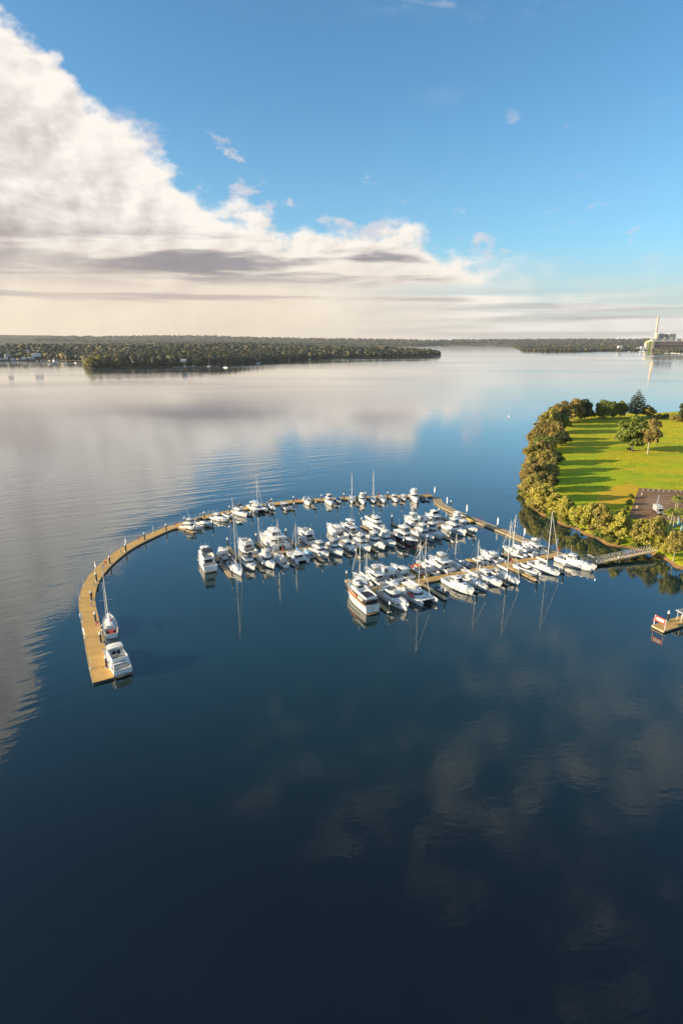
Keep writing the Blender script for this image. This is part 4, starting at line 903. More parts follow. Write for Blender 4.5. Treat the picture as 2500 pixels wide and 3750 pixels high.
def power_cat(root, L, B):
    for sd in (1, -1):
        h = Hull(root, L, B * .30, .14 * L, .165 * L, 2.2, .9, .05, 'gel', 'navy', .2, .8, yoff=sd * B * .345, cockpit=False); hull_windows(h, 4, .3, .75, .6, .14)
    z = .14 * L
    MB().frus([(-.44 * L, -B * .35, z * .55), (.38 * L, -B * .35, z * .55), (.38 * L, B * .35, z * .55), (-.44 * L, B * .35, z * .55)], [(-.46 * L, -B * .42, z + .08), (.42 * L, -B * .40, z + .25), (.42 * L, B * .40, z + .25), (-.46 * L, B * .42, z + .08)]).build('bridge_deck', 'deckw', root)
    house(root, 'saloon', -.24 * L, .22 * L, B * .72, z + .08, z + 1.75, 'gel', .25, .6, 0, .92, (.38, .82), 4, True, back=True)
    slab(root, 'boat_deck', -.44 * L, .24 * L, B * .84, z + 1.74, z + 1.9, 'gel', .2)
    house(root, 'pilothouse', -.20 * L, .13 * L, B * .50, z + 1.9, z + 3.35, 'gel', .3, .5, 0, .9, (.40, .86), 3, True, back=True)
    slab(root, 'roof', -.24 * L, .14 * L, B * .55, z + 3.34, z + 3.46, 'gel', .25); dome(root, -.05 * L, 0, z + 3.46, .35); dome(root, -.16 * L, -1.2, z + 3.46, .3)
    rr = MB(); st = MB()
    ring_ = [(-.1 * L, B * .46), (.40 * L, B * .42), (.42 * L, B * .2), (.42 * L, -B * .2), (.40 * L, -B * .42), (-.1 * L, -B * .46)]
    for zz in (.55, 1.0): rr.path([Vector((x, y, z + zz + .2)) for x, y in ring_], .025, 4)
    for a, b in zip(ring_[:-1], ring_[1:]):
        for t in (0, .33, .66): q = Vector(a).lerp(Vector(b), t); st.tube((q[0], q[1], z + .1), (q[0], q[1], z + 1.2), .022, n=4)
    ro = rr.build('bow_rail', 'steel', root); st.build('stanchion', 'steel', ro)
    MB().rings([[(-.40 * L + .35 * b, 1.6 * c, z + 1.95) for b, c in ((-1, -.8), (1, -.8), (1, .6), (0, 1), (-1, .6))], [(-.40 * L + .5 * b, 1.7 * c, z + 2.35) for b, c in ((-1, -.8), (1, -.8), (1, .6), (0, 1), (-1, .6))]]).build('tender', 'canvas', root, 60)
    seats(root, -.38 * L, 0, z + .08, B * .5, .7); antenna(root, -.1 * L, 1.2, z + 3.4, 2.5, .3); antenna(root, -.1 * L, -1.2, z + 3.4, 2.5, .3)
def inflatable(root, L, B, tube='rib', console=True):
    pts = [(-.5, .42), (.2, .42), (.40, .28), (.5, 0), (.40, -.28), (.2, -.42), (-.5, -.42)]
    MB().path([Vector((x * L, y * B, .30 + .12 * max(x, 0))) for x, y in pts], .24, 8).build('tube', tube, root, 60)
    MB().add([(-.5 * L, -.4 * B, .12), (.2 * L, -.4 * B, .12), (.45 * L, 0, .2), (.2 * L, .4 * B, .12), (-.5 * L, .4 * B, .12), (-.4 * L, 0, -.15)], [(0, 1, 2, 3, 4), (5, 1, 0), (5, 2, 1), (5, 3, 2), (5, 4, 3), (5, 0, 4)]).build('hull', 'gel', root)
    if console: MB().box(-.08 * L, .06 * L, -.3, .3, .12, 1.0).build('console', 'gel', root); seats(root, -.2 * L, 0, .12, .7, .45)
    MB().frus([(-.5 * L - .35, -.18, .45), (-.5 * L + .1, -.18, .45), (-.5 * L + .1, .18, .45), (-.5 * L - .35, .18, .45)], [(-.5 * L - .28, -.13, .95), (-.5 * L, -.13, .95), (-.5 * L, .13, .95), (-.5 * L - .28, .13, .95)]).build('outboard', 'blackp', root)
def rescue_boat(root, L, B):
    h = Hull(root, L, B, .13 * L, .17 * L, 2.4, .92, .08, 'yellow', 'blackp', .35, .5)
    z = h.sheer(.5); house(root, 'wheelhouse', -.12 * L, .16 * L, B * .62, z - .1, z + 1.5, 'gel', .3, .3, .1, .9, (.45, .88), 2, True, back=True)
    slab(root, 'roof', -.15 * L, .15 * L, B * .62, z + 1.5, z + 1.58, 'orange', .3)
    MB().path([h.pt(s, 1, -.06) for s in (.0, .3, .6, .85, 1)] + [h.pt(s, -1, -.06) for s in (.85, .6, .3, 0)], .16, 7).build('rubbing_tube', 'rubber', root, 60)
    seats(root, -.3 * L, 0, .5, 1.2, .6, 'orange'); antenna(root, -.05 * L, .4, z + 1.55, 1.6); MB().path([(-.42 * L, B * .4, z - .2), (-.42 * L, B * .3, z + 1.3), (-.42 * L, -B * .3, z + 1.3), (-.42 * L, -B * .4, z - .2)], .05, 6).build('tow_frame', 'steel', root)
    MB().box(.22 * L, .34 * L, -.5, .5, z, z + .45).build('deck_locker', 'red', root); bow_rail(root, h, .55)
    return h

def boat_root(name, label, cat, pos, ang, group):
    return empty(name, (pos[0], pos[1], 0), ang, label, cat, group)
BUILD = dict(fly=fly_cruiser, express=express, run=runabout, trawler=trawler, sail=sail_yacht, cat=catamaran, pcat=power_cat, rib=inflatable, rescue=rescue_boat)
NAMES = dict(fly=('flybridge_cruiser', 'motor yacht'), express=('sport_cruiser', 'motor boat'), run=('runabout', 'motor boat'), trawler=('trawler_yacht', 'motor yacht'), sail=('sailing_yacht', 'sailing yacht'), cat=('sailing_catamaran', 'catamaran'), pcat=('power_catamaran', 'catamaran'), rib=('inflatable_boat', 'inflatable boat'), rescue=('work_boat', 'work boat'))
def make_boat(kind, pos, ang, L, B, label, group, **kw):
    n, c = NAMES[kind]; r = boat_root(n, label, c, pos, ang, group)
    BUILD[kind](r, L, B, **kw); r.rotation_euler = (R(rng.uniform(-.6, .6)), 0, ang); return r
def berth(A, d, w, al, L, side, bow_out, kind, B, label, group, jit=None, gap=.75, **kw):
    a = AX if side > 0 else AX + math.pi; j = R(rng.uniform(-1.5, 1.5)) if jit is None else R(jit)
    dirv = Vector((math.cos(a), math.sin(a), 0)); c = A + d * al + dirv * (w / 2 / abs(math.sin(AX - math.atan2(d.y, d.x))) + gap + L / 2)
    make_boat(kind, c, (a if bow_out else a + math.pi) + j, L, B, label, group, **kw)

G1 = 'boats along the far curved pontoon'
def direct(kind, s, b, L, B, label, group, **kw):        # stern and bow as measured on the water
    p, q = at(*s), at(*b); d = q - p; a = math.atan2(d.y, d.x); Lm = d.length
    c = p + d.normalized() * (L / 2) if L else (p + q) / 2; make_boat(kind, c, a, L or Lm, B, label, group, **kw)
direct('fly', (664, 1932), (739, 1941), 9.6, 3.3, 'white sport fisher with raked outriggers, leftmost boat in the far row beside a finger', G1, sport=True, top='hardtop', encl='clears')
direct('express', (712, 1913), (770, 1932), 9.6, 3.1, 'white sport cruiser with black canopy, second from left in the far row', G1, cover='navyc', top='softtop')
direct('express', (774, 1898), (838, 1913), 9.6, 3.2, 'white low express cruiser with raked hardtop, third from left in the far row', G1)
direct('run', (822, 1886), (856, 1902), 7.0, 2.5, 'small white open boat tucked behind a pile, fourth from left in the far row', G1)
direct('fly', (857, 1876), (908, 1898), 10.4, 3.4, 'white cabin cruiser with dark hardtop and tall pole, left of the far catamaran', G1, encl=None, top='navyc')
direct('cat', (924, 1855), (970, 1887), 12.2, 5.6, 'white sailing catamaran with blue sail cover on its boom in the far row', G1, mast=12.8, cover='blue')
direct('fly', (976, 1855), (1010, 1872), 8.0, 2.9, 'small white flybridge boat with navy top just right of the far catamaran', G1, encl=None, top='navyc')
direct('express', (1056, 1869), (1023, 1847), 9.0, 3.0, 'white hardtop boat with black aft curtains lying bow to the far pontoon', G1, cover='blackp', top='hardtop')
direct('express', (1119, 1833), (1136, 1860), 9.6, 3.2, 'white sport cruiser with two short masts moored alone at left of far row middle', G1, top=None)
direct('fly', (1199, 1833), (1217, 1858), 9.6, 3.4, 'white flybridge cruiser with tall white canvas enclosure in the middle of far row', G1, top='canvas')
direct('run', (1234, 1831), (1247, 1848), 6.8, 2.5, 'small white boat under a bright blue cover in the far row', G1, cover='blue')
direct('sail', (1288, 1823), (1289, 1855), 11.2, 3.4, 'white sailing yacht with blue boom cover in the far row', G1, mast=11.0, cover='blue', dodger='blue')
direct('fly', (1322, 1829), (1334, 1855), 9.8, 3.3, 'white flybridge cruiser with dark clears between the two far sailing yachts', G1, encl='navyc')
direct('sail', (1360, 1824), (1372, 1851), 10.4, 3.2, 'white sailing yacht with taller mast and bare boom in the far row', G1, mast=12.2, cover=None, dodger=None)
direct('express', (1396, 1826), (1410, 1849), 8.6, 3.1, 'white sport cruiser with cream soft top right of the tallest far mast', G1, cover='canvas', top='softtop')
direct('express', (1439, 1824), (1455, 1846), 8.4, 3.0, 'white hardtop sport cruiser with single whip aerial, second left of the big far cruiser', G1, top='hardtop')
direct('run', (1472, 1821), (1484, 1841), 7.6, 2.7, 'white half-cabin boat with dark windscreen immediately left of the big far cruiser', G1, cabin=True)
direct('fly', (1509, 1819), (1529, 1849), 12.0, 3.9, 'big white rounded motor cruiser near the far corner of marina', G1, top='hardtop', encl='gel', big=True)
direct('rib', (1552, 1826), (1575, 1841), 5.8, 2.2, 'white inflatable tender with console at the far corner', G1)
direct('rib', (1543, 1831), (1552, 1840), 3.6, 1.7, 'dark grey dinghy beside the big cruiser near far corner', G1, tube='rubber', console=False)

G2 = 'boats on the middle walkway'
def mid(al, L, side, out, kind, B, label, **kw): berth(MA, md, 2.3, al, L, side, out, kind, B, label, G2, **kw)
direct('trawler', (772, 2096), (731, 2025), 15.0, 4.4, 'large white trawler yacht with black bimini tops at left end of the middle walkway', G2, bimini='blackp')
mid(-2.0, 9.4, -1, True, 'express', 3.1, 'white hardtop cruiser with black aft canopy behind the leftmost sailing yacht', cover=None)
mid(-2.2, 12.2, 1, True, 'sail', 3.5, 'white sailing yacht with black cockpit cover, bow to camera beside the left finger', mast=21.5, dodger='blackp', cover=None, bimini='blackp')
mid(2.5, 10.2, 1, True, 'fly', 3.5, 'white navy-roofed flybridge cruiser, leftmost near-side motor boat on middle walkway', top='navyc', encl='clears')
mid(6.2, 13.2, -1, True, 'fly', 4.2, 'large white motor yacht with open tan flybridge left of the big power catamaran', top=None, encl=None, big=True)
mid(8.2, 11.6, 1, True, 'fly', 3.7, 'white flybridge cruiser under full white canvas covers with navy windscreen band', top='canvas', encl='canvas')
mid(16.8, 15.6, -1, True, 'pcat', 6.6, 'huge white power catamaran with raised pilothouse on far side of middle walkway')
mid(12.4, 11.0, 1, False, 'sail', 3.3, 'white sailing yacht lying stern to camera in front of the power catamaran', mast=12.6, cover='canvas', dodger='canvas')
mid(18.6, 9.8, 1, False, 'cat', 5.0, 'small sailing catamaran with bright blue boom cover, stern to camera', mast=10.0, cover='blue')
mid(22.9, 6.8, 1, False, 'run', 2.4, 'small white runabout with pale blue cover next to the small catamaran', cover='ltblue')
mid(28.6, 14.4, -1, True, 'fly', 4.2, 'large white sport yacht with radar arch lying bow away, alone left on the far side', top=None, encl=None, big=True)
mid(26.9, 11.0, 1, True, 'fly', 3.7, 'white flybridge cruiser with cream clears in front of the large sport yacht', top='canvas', encl='clears')
mid(32.0, 11.2, 1, True, 'fly', 3.8, 'white flybridge cruiser with bubble canopy and blue-tinted windscreen', top='clears', encl='clears')
mid(40.6, 15.2, -1, True, 'express', 4.2, 'long sleek white sport yacht with oval side windows lying bow away')
mid(37.6, 10.2, 1, True, 'express', 3.5, 'white express cruiser with twin roof hatches, bow to camera')
mid(45.6, 13.4, -1, True, 'fly', 3.9, 'white flybridge yacht with grey windows right of the long sleek sport yacht', top='hardtop', encl=None, big=True)
mid(42.2, 11.6, 1, True, 'fly', 3.8, 'white flybridge cruiser with tall cream clears, right of the express cruiser', top='canvas', encl='clears', stripe='blackp')
mid(47.2, 12.4, 1, True, 'fly', 3.9, 'white flybridge cruiser carrying a white tender on its foredeck', top='canvas', encl='clears', tender=True)
mid(51.9, 11.6, 1, True, 'fly', 3.8, 'white flybridge cruiser with low open bridge left of the navy hulled yacht', top='hardtop', encl='canvas', rails=True)
mid(57.0, 13.2, -1, False, 'trawler', 4.3, 'cream pilothouse motor yacht with twin radar domes beside a far finger')
mid(58.6, 15.2, 1, True, 'fly', 4.6, 'large motor yacht with navy blue hull and white superstructure', hull='navy', top='hardtop', encl='clears', stripe='red', big=True)
mid(72.6, 11.6, -1, True, 'fly', 3.8, 'white flybridge cruiser with pair of raked aerials at right part of far side', top='hardtop', encl='clears', sport=False)
mid(77.4, 10.4, -1, True, 'express', 3.5, 'white cruiser with dark wraparound windows partly hidden on the far side')
mid(82.2, 11.0, -1, True, 'fly', 3.7, 'white flybridge cruiser with navy aft curtains near the straight walkway', top='hardtop', encl='navyc')
mid(67.3, 12.4, 1, True, 'fly', 3.9, 'white sport fisher with enclosed bridge right of the navy hulled yacht', top='canvas', encl='clears', stripe='blackp')
mid(71.6, 11.8, 1, True, 'fly', 3.7, 'white cruiser with red covers in its bow well and dark cabin windows', top='canvas', encl='clears', hull='gel', stripe='red')
mid(81.2, 12.6, 1, True, 'fly', 4.0, 'white flybridge cruiser with long black hull stripe, second from walkway', top='hardtop', encl='clears', stripe='blackp', big=True)
mid(86.6, 12.2, 1, True, 'express', 3.8, 'white sedan cruiser with wide windscreen nearest the straight walkway')
make_boat('run', at(1669, 1903), AX + math.pi, 6.0, 2.3, 'small white tender with covered cockpit beside the straight walkway', G2, cover='canvas')

# two boats stored on docks against the walkway
def drydock(u, v, kind, L, label, mat, **kw):
    p = at(u, v, DZ); k = nearest(wingc, p); t = (wingc[min(k + 1, len(wingc) - 1)] - wingc[max(k - 1, 0)]).normalized(); ang = math.atan2(t.y, t.x)
    c = wingc[k] + Vector((t.y, -t.x, 0)) * 3.3
    o = empty('docking_platform', (c.x, c.y, 0), ang, 'floating dock platform under the ' + label, 'platform')
    MB().box(-L * .55, L * .55, -1.3, 1.3, -.2, .42).build('float', 'float', o); MB().box(-L * .55, L * .55, -1.35, 1.35, .43, .56).build('deck_panel', 'deck', o)
    b = make_boat(kind, c, ang + math.pi, L, 2.2, label, 'boats stored on floating docks', **kw); b.location.z = .62; return b
drydock(1682, 1890, 'run', 7.2, 'white half-cabin boat stored on a dock along straight walkway', 'gel', cabin=True)
drydock(1722, 1909, 'rib', 4.6, 'yellow inflatable dinghy stored on a dock along straight walkway', 'gel', tube='yellow', console=False)

G3 = 'boats on the near walkway'
def near(al, L, side, out, kind, B, label, **kw): berth(FA, fd, 2.6, al, L, side, out, kind, B, label, G3, **kw)
def classic(root, L, B):
    h = Hull(root, L, B, .165 * L, .22 * L, 2.5, .92, .08, 'gel', 'navy', .20, 1.35, 'tan', curve_=2.2)
    z = h.sheer(.4) - .08
    # varnished rail band along the hull top
    for sd in (1, -1):
        mb = MB(); ss = [.0, .15, .3, .45, .6, .72, .84, .93, 1.0]
        for a, b in zip(ss[:-1], ss[1:]):
            p, q = h.pt(a, sd, -.025, -.02), h.pt(b, sd, -.025, -.02); mb.frus([p + Vector((0, 0, -.34)), q + Vector((0, 0, -.34)), q + Vector((0, -sd * .05, -.34)), p + Vector((0, -sd * .05, -.34))], [p, q, q + Vector((0, -sd * .05, 0)), p + Vector((0, -sd * .05, 0))])
        mb.build('varnished_rail', 'varnish', h.hull)
    house(root, 'deckhouse', -.30 * L, .20 * L, B * .70, z, z + 1.3, 'cream', .2, .3, 0, .94, (.36, .84), 5, True, back=True)
    slab(root, 'boat_deck', -.46 * L, .22 * L, B * .80, z + 1.28, z + 1.42, 'gel', .2); z2 = z + 1.42
    house(root, 'pilothouse', -.02 * L, .18 * L, B * .62, z2, z2 + 1.25, 'gel', .3, .35, .05, .9, (.42, .88), 2, True, back=True)
    slab(root, 'pilothouse_roof', -.13 * L, .16 * L, B * .66, z2 + 1.9, z2 + 2.0, 'gel', .2)
    for x in (-.10, -.02, .06):
        MB().frus([(x * L - .4, -.7, z2 + 2.0), (x * L + .4, -.7, z2 + 2.0), (x * L + .4, .7, z2 + 2.0), (x * L - .4, .7, z2 + 2.0)], [(x * L - .38, -.68, z2 + 2.06), (x * L + .38, -.68, z2 + 2.06), (x * L + .38, .68, z2 + 2.06), (x * L - .38, .68, z2 + 2.06)]).build('solar_panel', 'glass', root)
    for sd in (1, -1):
        for xx in (-.11, .10): MB().tube((xx * L, sd * B * .30, z2), (xx * L, sd * B * .30, z2 + 1.92), .04, n=5).build('support', 'gel', root)
    coaming(root, 'boat_deck_coaming', -.44 * L, -.04 * L, B * .74, z2, z2 + .5, 'gel', .1, .45, .05, 0); MB().box(-.40 * L, -.20 * L, -B * .24, B * .24, z2 + .02, z2 + .4).build('deck_lounge', 'navyc', root)
    seats(root, -.32 * L, 0, 1.28, B * .4, .6, 'orange'); MB().box(-.46 * L, -.43 * L, -B * .38, B * .38, h.sheer(.05) - .1, h.sheer(.05) + .75).build('transom_panel', 'navyc', root)
    for sd in (1,-1):
        MB().box(-.12 * L, .10 * L, sd * B * .44 - .06, sd * B * .44 + .06, h.sheer(.45), h.sheer(.45) + .62).build('rail_cover', 'orange', root)
        for xx in (-.45, -.36): MB().tube((xx * L, sd * B * .36, h.sheer(.1)), (xx * L, sd * B * .36, z + 1.5), .05, n=5).build('support', 'gel', root)
    dome(root, -.05 * L, .8, z2 + 2.0, .3); bow_rail(root, h, .40, .8, .03, 'white', True); platform(root, h, .9); hull_windows(h, 6, .2, .8, .55, .10)
    st = MB()
    for k in range(5): st.box(-.5 * L - .08, -.5 * L + .0, -.3, .3, .5 + .3 * k, .56 + .3 * k)
    st.build('boarding_ladder', 'steel', root)
    MB().lathe([(.5, 0), (.5, .3), (.3, .5)], (.36 * L, .3, h.sheer(.86) - .05), 8).build('coiled_rope', 'ltblue', root); MB().box(.26 * L, .30 * L, -.5, .5, h.sheer(.78) - .05, h.sheer(.78) + .4).build('anchor_locker', 'gel', root)
BUILD['classic'] = classic; NAMES['classic'] = ('classic_motor_yacht', 'motor yacht')
direct('classic', (1364, 2247), (1264, 2160), 15.0, 4.5, 'big classic motor yacht with varnished timber trim and orange covers, leftmost of near row', G3)
near(1.6, 10.8, -1, True, 'sail', 3.4, 'white two-masted sailing ketch behind the classic motor yacht', mast=14.2, mizzen=9.0, dodger=None, cover='canvas')
near(6.2, 11.6, -1, True, 'fly', 3.7, 'white cruiser with cream soft-topped bridge, bow away behind the near motor yacht', top='canvas', encl='clears')
near(10.9, 12.4, -1, True, 'express', 3.8, 'white hardtop cruiser with square black roof hatch, bow away', top='hardtop')
near(2.9, 13.4, 1, True, 'fly', 4.0, 'white motor yacht with open flybridge, bow to camera beside the classic yacht', top='hardtop', encl=None, big=True, tender=True)
near(10.2, 12.4, 1, True, 'cat', 6.4, 'large white sailing catamaran with red kayak on deck in near row', mast=14.6, cover='canvas', trim='red')
near(15.0, 11.4, -1, True, 'express', 3.5, 'white cruiser with solar arch lying bow away between cruiser and yellow work boat', top='hardtop', cover=None)
near(20.2, 8.6, -1, True, 'rescue', 3.0, 'yellow and white work boat with orange roof and black rubbing tube')
near(24.2, 11.2, -1, True, 'sail', 3.3, 'white sailing yacht under a full pale boat cover right of the yellow work boat', mast=8.4, cover='canvas', dodger='canvas')
near(29.4, 12.2, -1, True, 'fly', 3.9, 'white sport fisher with tall enclosed bridge, bow away in near row', top='canvas', encl='clears', sport=False)
near(24.4, 12.6, 1, True, 'express', 4.3, 'large smooth white sport cruiser with three roof slots, bow to camera mid near row', top='softtop', stripe='blackp')
make_boat('rib', FA + fd * 18.6 + axd * 7.6, AX + math.pi + .1, 4.6, 2.0, 'black inflatable dinghy with folded gear beside the large smooth sport cruiser', G3, tube='rubber')
near(30.0, 11.8, 1, True, 'sail', 3.6, 'white sailing yacht with blue side windows between two white sport cruisers', mast=12.2, dodger='canvas', stripe='ltblue', bimini='canvas')
near(35.2, 11.4, 1, True, 'express', 3.8, 'white sport cruiser with large foredeck hatch left of the black-footed mast', top='hardtop')
near(40.9, 12.2, 1, True, 'sail', 3.7, 'large white sailing yacht with tallest near mast and grey bimini', mast=16.6, dodger='grey', bimini='grey', cover='canvas', wide=.8)
near(34.0, 8.0, -1, True, 'sail', 2.6, 'small white sailing boat half hidden behind the near walkway', mast=9.5, dodger=None, furl=False)
near(37.6, 6.0, -1, True, 'run', 2.3, 'small dark hulled runabout with outboard behind the near walkway', hull='grey')
near(43.4, 6.4, -1, False, 'run', 2.5, 'small white cabin boat beside the yellow decked finger', cabin=True)
near(48.2, 10.4, -1, True, 'express', 3.4, 'white sport cruiser with flat hardtop lying bow away right of the small cabin boat', top='hardtop')
near(58.2, 10.6, -1, True, 'sail', 3.3, 'white sailing yacht with double forestays, bow away near the straight walkway', mast=11.8, dodger='canvas')
near(62.2, 9.6, -1, True, 'express', 3.2, 'white cruiser with domed cream canopy between sailing yacht and sport fisher', cover='canvas', top='softtop')
near(66.4, 10.8, -1, True, 'fly', 3.5, 'white sport fisher with tan interior nearest the gangway, bow away', top='canvas', encl='clears')
near(50.6, 10.4, 1, True, 'run', 3.2, 'low open white day boat with grey seats beside the timber finger')
near(56.2, 12.2, 1, True, 'sail', 3.7, 'big white sailing yacht with long boom near the gangway', mast=17.5, dodger='canvas', wide=.8)
direct('express', (2040, 2050), (2158, 2090), 13.6, 4.2, 'large white motor yacht with curved hardtop closest to the shore gangway', G3, top='softtop')

G4 = 'boats alongside the free end of curved pontoon'
def ketch(root, L, B):
    h = sail_yacht(root, L, B, 15.0, stripe='varnish', cover='canvas', dodger=None, mizzen=0, deck='cream', wide=.78, mx=.10)
    MB().box(-.44 * L, -.30 * L, -B * .24, B * .24, .5, .98).build('cockpit_cushion', 'red', root)
    MB().tube((.10 * L, .5, 2.2), (.10 * L - .2, .35, 11.5), .07, .05, 6).build('spinnaker_pole', 'alu', root)
    MB().box(-.02 * L, .03 * L, -.7, -.25, 1.7, 2.05).build('deck_bag', 'red', root)
    for sd in (1, -1): MB().box(-.49 * L, -.46 * L, sd * .7 - .3, sd * .7 + .3, 1.35, 1.75).build('outboard_box', 'glass', root)
BUILD['ketch'] = ketch; NAMES['ketch'] = ('sailing_yacht', 'sailing yacht')
direct('ketch', (411, 2338), (391, 2242), 12.0, 3.5, 'white sailing yacht with cream deck and red cushions alongside the curved pontoon', G4)
def aft_cruiser(root, L, B):
    h = Hull(root, L, B, .13 * L, .165 * L, 2.4, .94, .08, 'gel', 'red', .14, .9)
    z = h.sheer(.4) - .08
    house(root, 'saloon', -.34 * L, .18 * L, B * .84, z, z + 1.25, 'gel', .3, .9, .2, .90, (.36, .82), 3, True, back=True)
    slab(root, 'flybridge_deck', -.40 * L, .12 * L, B * .88, z + 1.23, z + 1.38, 'gel', .25); z2 = z + 1.38
    coaming(root, 'flybridge_coaming', -.38 * L, .10 * L, B * .80, z2, z2 + .62, 'gel', .25, .36, .08)
    seats(root, -.22 * L, .6, z2, 1.2, .7); seats(root, -.10 * L, -.5, z2, .7, .6, 'navyc'); seats(root, -.10 * L, .5, z2, .7, .6, 'navyc'); MB().box(-.34 * L, -.24 * L, -1.2, .2, z2, z2 + .4).build('lounge', 'tan', root); MB().box(.0, .05 * L, -1.0, 1.0, z2, z2 + .9).build('helm_console', 'gel', root)
    slab(root, 'bridge_hardtop', -.13 * L, .07 * L, B * .80, z2 + 1.45, z2 + 1.58, 'canvas', .2)
    for sd in (1, -1):
        for xx in (-.11, .04): MB().tube((xx * L, sd * B * .37, z2 + .5), (xx * L, sd * B * .35, z2 + 1.47), .05, n=5).build('support', 'gel', root)
        MB().box(-.48 * L, -.44 * L, sd * B * .40 - .08, sd * B * .40 + .08, h.sheer(0), z + 1.25).build('support', 'gel', root)
    MB().box(-.47 * L, -.43 * L, -B * .42, B * .42, z2 - .2, z2 - .08).build('aft_canopy_bar', 'gel', root)
    house(root, 'trunk_cabin', .10 * L, .36 * L, B * .6, h.sheer(.7) - .1, h.sheer(.72) + .3, 'gel', .5, .5, 0, .85, None)
    bow_rail(root, h, .45, .7); platform(root, h, .8); fenders(root, h, (1,), (.2, .4, .6)); hull_windows(h, 3)
    MB().path([(-.5 * L - .75, -.6, .5), (-.5 * L - .75, -.6, 1.0), (-.5 * L - .75, .7, 1.0), (-.5 * L - .75, .7, .5)], .05, 5).build('stern_rail', 'steel', root)
    MB().path([Vector((-.5 * L - .45 + .3 * math.cos(a), -.1 + .75 * math.sin(a), .55)) for a in [i * math.pi / 6 for i in range(13)]], .12, 6).build('rolled_dinghy', 'rib', root, 60)
BUILD['aft'] = aft_cruiser; NAMES['aft'] = ('flybridge_cruiser', 'motor yacht')
direct('aft', (453, 2474), (398, 2380), 12.0, 4.1, 'white flybridge motor cruiser moored at the free end of curved pontoon', G4)

# ------------------------------------------------------------------ shore gangway
g0, g1 = at(2172, 2061, 0.75), at(2392, 2016, 2.0)
gd = (g1 - g0); gl = gd.length; gt = gd.normalized(); gn = Vector((-gt.y, gt.x, 0)).normalized()
GW = empty('gangway', g0, 0, 'pale aluminium truss gangway rising from the pontoon to the shore', 'gangway')
zero = Vector((0, 0, 0)); NB = 22; gw, gh = 1.15, 1.35
for i in range(11):
    a, b = gd * (i / 11), gd * ((i + 1) / 11); e = gt * .02
    q = [a + e - gn * gw, b - e - gn * gw, b - e + gn * gw, a + e + gn * gw]; MB().frus([p + Vector((0, 0, -.08)) for p in q], q).build('deck_panel', 'deckg', GW)
dia = MB().tube((0, 0, 0), gd / NB * .5 + Vector((0, 0, gh)), .055, n=5).mesh('diagonal'); dib = MB().tube(gd / NB * .5 + Vector((0, 0, gh)), gd / NB, .055, n=5).mesh('diagonal')
for sd in (1, -1):
    o = gn * (sd * (gw + .08))
    MB().tube(o + Vector((0, 0, gh)), o + gd + Vector((0, 0, gh)), .075, n=6).build('top_chord', 'cream', GW); MB().tube(o, o + gd, .09, n=6).build('bottom_chord', 'waler', GW)
    for k in range(NB):
        for m in (dia, dib): link('diagonal', m, 'cream', GW, o + gd * (k / NB))
    for k in (0, NB): MB().tube(o + gd * (k / NB) + Vector((0, 0, -.2)), o + gd * (k / NB) + Vector((0, 0, gh)), .08, n=5).build('post', 'white', GW)
pile(at(2262, 2058), 'dark pile under the middle of the shore gangway', None, .55)
gate = empty('gate_frame', at(2150, 2058, DZ), math.atan2(gt.y, gt.x), 'white open gate frame at the pontoon end of gangway', 'gate frame')
for x in (-3.2, -1.2, 1.0):
    for y in (1.2, -1.2): MB().tube((x, y, 0), (x, y, 2.0), .07, n=5).build('post', 'white', gate)
for y in (1.2, -1.2):
    for z in (1.05, 2.0): MB().tube((-3.3, y, z), (1.1, y, z), .06, n=5).build('rail', 'white', gate)
MB().tube((1.0, -1.2, 2.0), (1.0, 1.2, 2.0), .07, n=5).build('crossbar', 'white', gate)
yb = empty('locker', at(2136, 2052, DZ), .3, 'small yellow dock locker by the gangway gate', 'locker'); MB().box(-.6, .6, -.35, .35, 0, .5).build('body', 'yellow', yb); MB().box(-.64, .64, -.39, .39, .5, .6).build('lid', 'yellow', yb)

# ------------------------------------------------------------------ small jetty with red sign at the right edge
J = [at(2388, 2290, .5), at(2431, 2313, .5), at(2600, 2260, .5), at(2552, 2236, .5)]
J = [at(2386, 2291, .5), at(2430, 2313, .5), at(2620, 2252, .5), at(2560, 2234, .5)]
JT = empty('small_jetty', (0, 0, 0), 0, 'orange decked small floating jetty with red sign at right edge', 'jetty')
nJ = 7
strip_panels(JT, [J[0].lerp(J[3], i / nJ) for i in range(nJ + 1)], [J[1].lerp(J[2], i / nJ) for i in range(nJ + 1)], .55, .015, 'deck')
edge_beam(JT, [Vector((p.x, p.y, 0)) for p in (J[0], J[3])], .25, .60, .16, 'waler', 'edge_beam'); edge_beam(JT, [Vector((p.x, p.y, 0)) for p in (J[1], J[2])], .25, .60, .16, 'waler', 'edge_beam'); edge_beam(JT, [Vector((p.x, p.y, 0)) for p in (J[0], J[1])], .20, .62, .18, 'waler', 'end_beam')
cj = [(J[0] + J[1]) / 2, (J[2] + J[3]) / 2]; edge_beam(JT, [Vector((p.x, p.y, 0)) for p in cj], -.3, .42, (J[1] - J[0]).length * .8, 'float', 'float')
s0, s1 = J[0].lerp(J[1], .10) + (J[3] - J[0]).normalized() * .25, J[0].lerp(J[1], .97) + (J[2] - J[1]).normalized() * .25
sg = empty('sign_board', (s0.x, s0.y, .56), math.atan2(s1.y - s0.y, s1.x - s0.x), 'red bordered sign board on two white posts at jetty end', 'sign'); sw = (s1 - s0).length
for x in (0, sw): MB().tube((x, 0, 0), (x, 0, 3.0), .07, n=8).build('post', 'white', sg)
MB().box(.1, sw - .1, -.03, .03, 1.55, 2.95).build('panel', 'red', sg); MB().box(.42, sw - .42, -.045, -.032, 1.84, 2.66).build('printed_face', 'signp', sg)
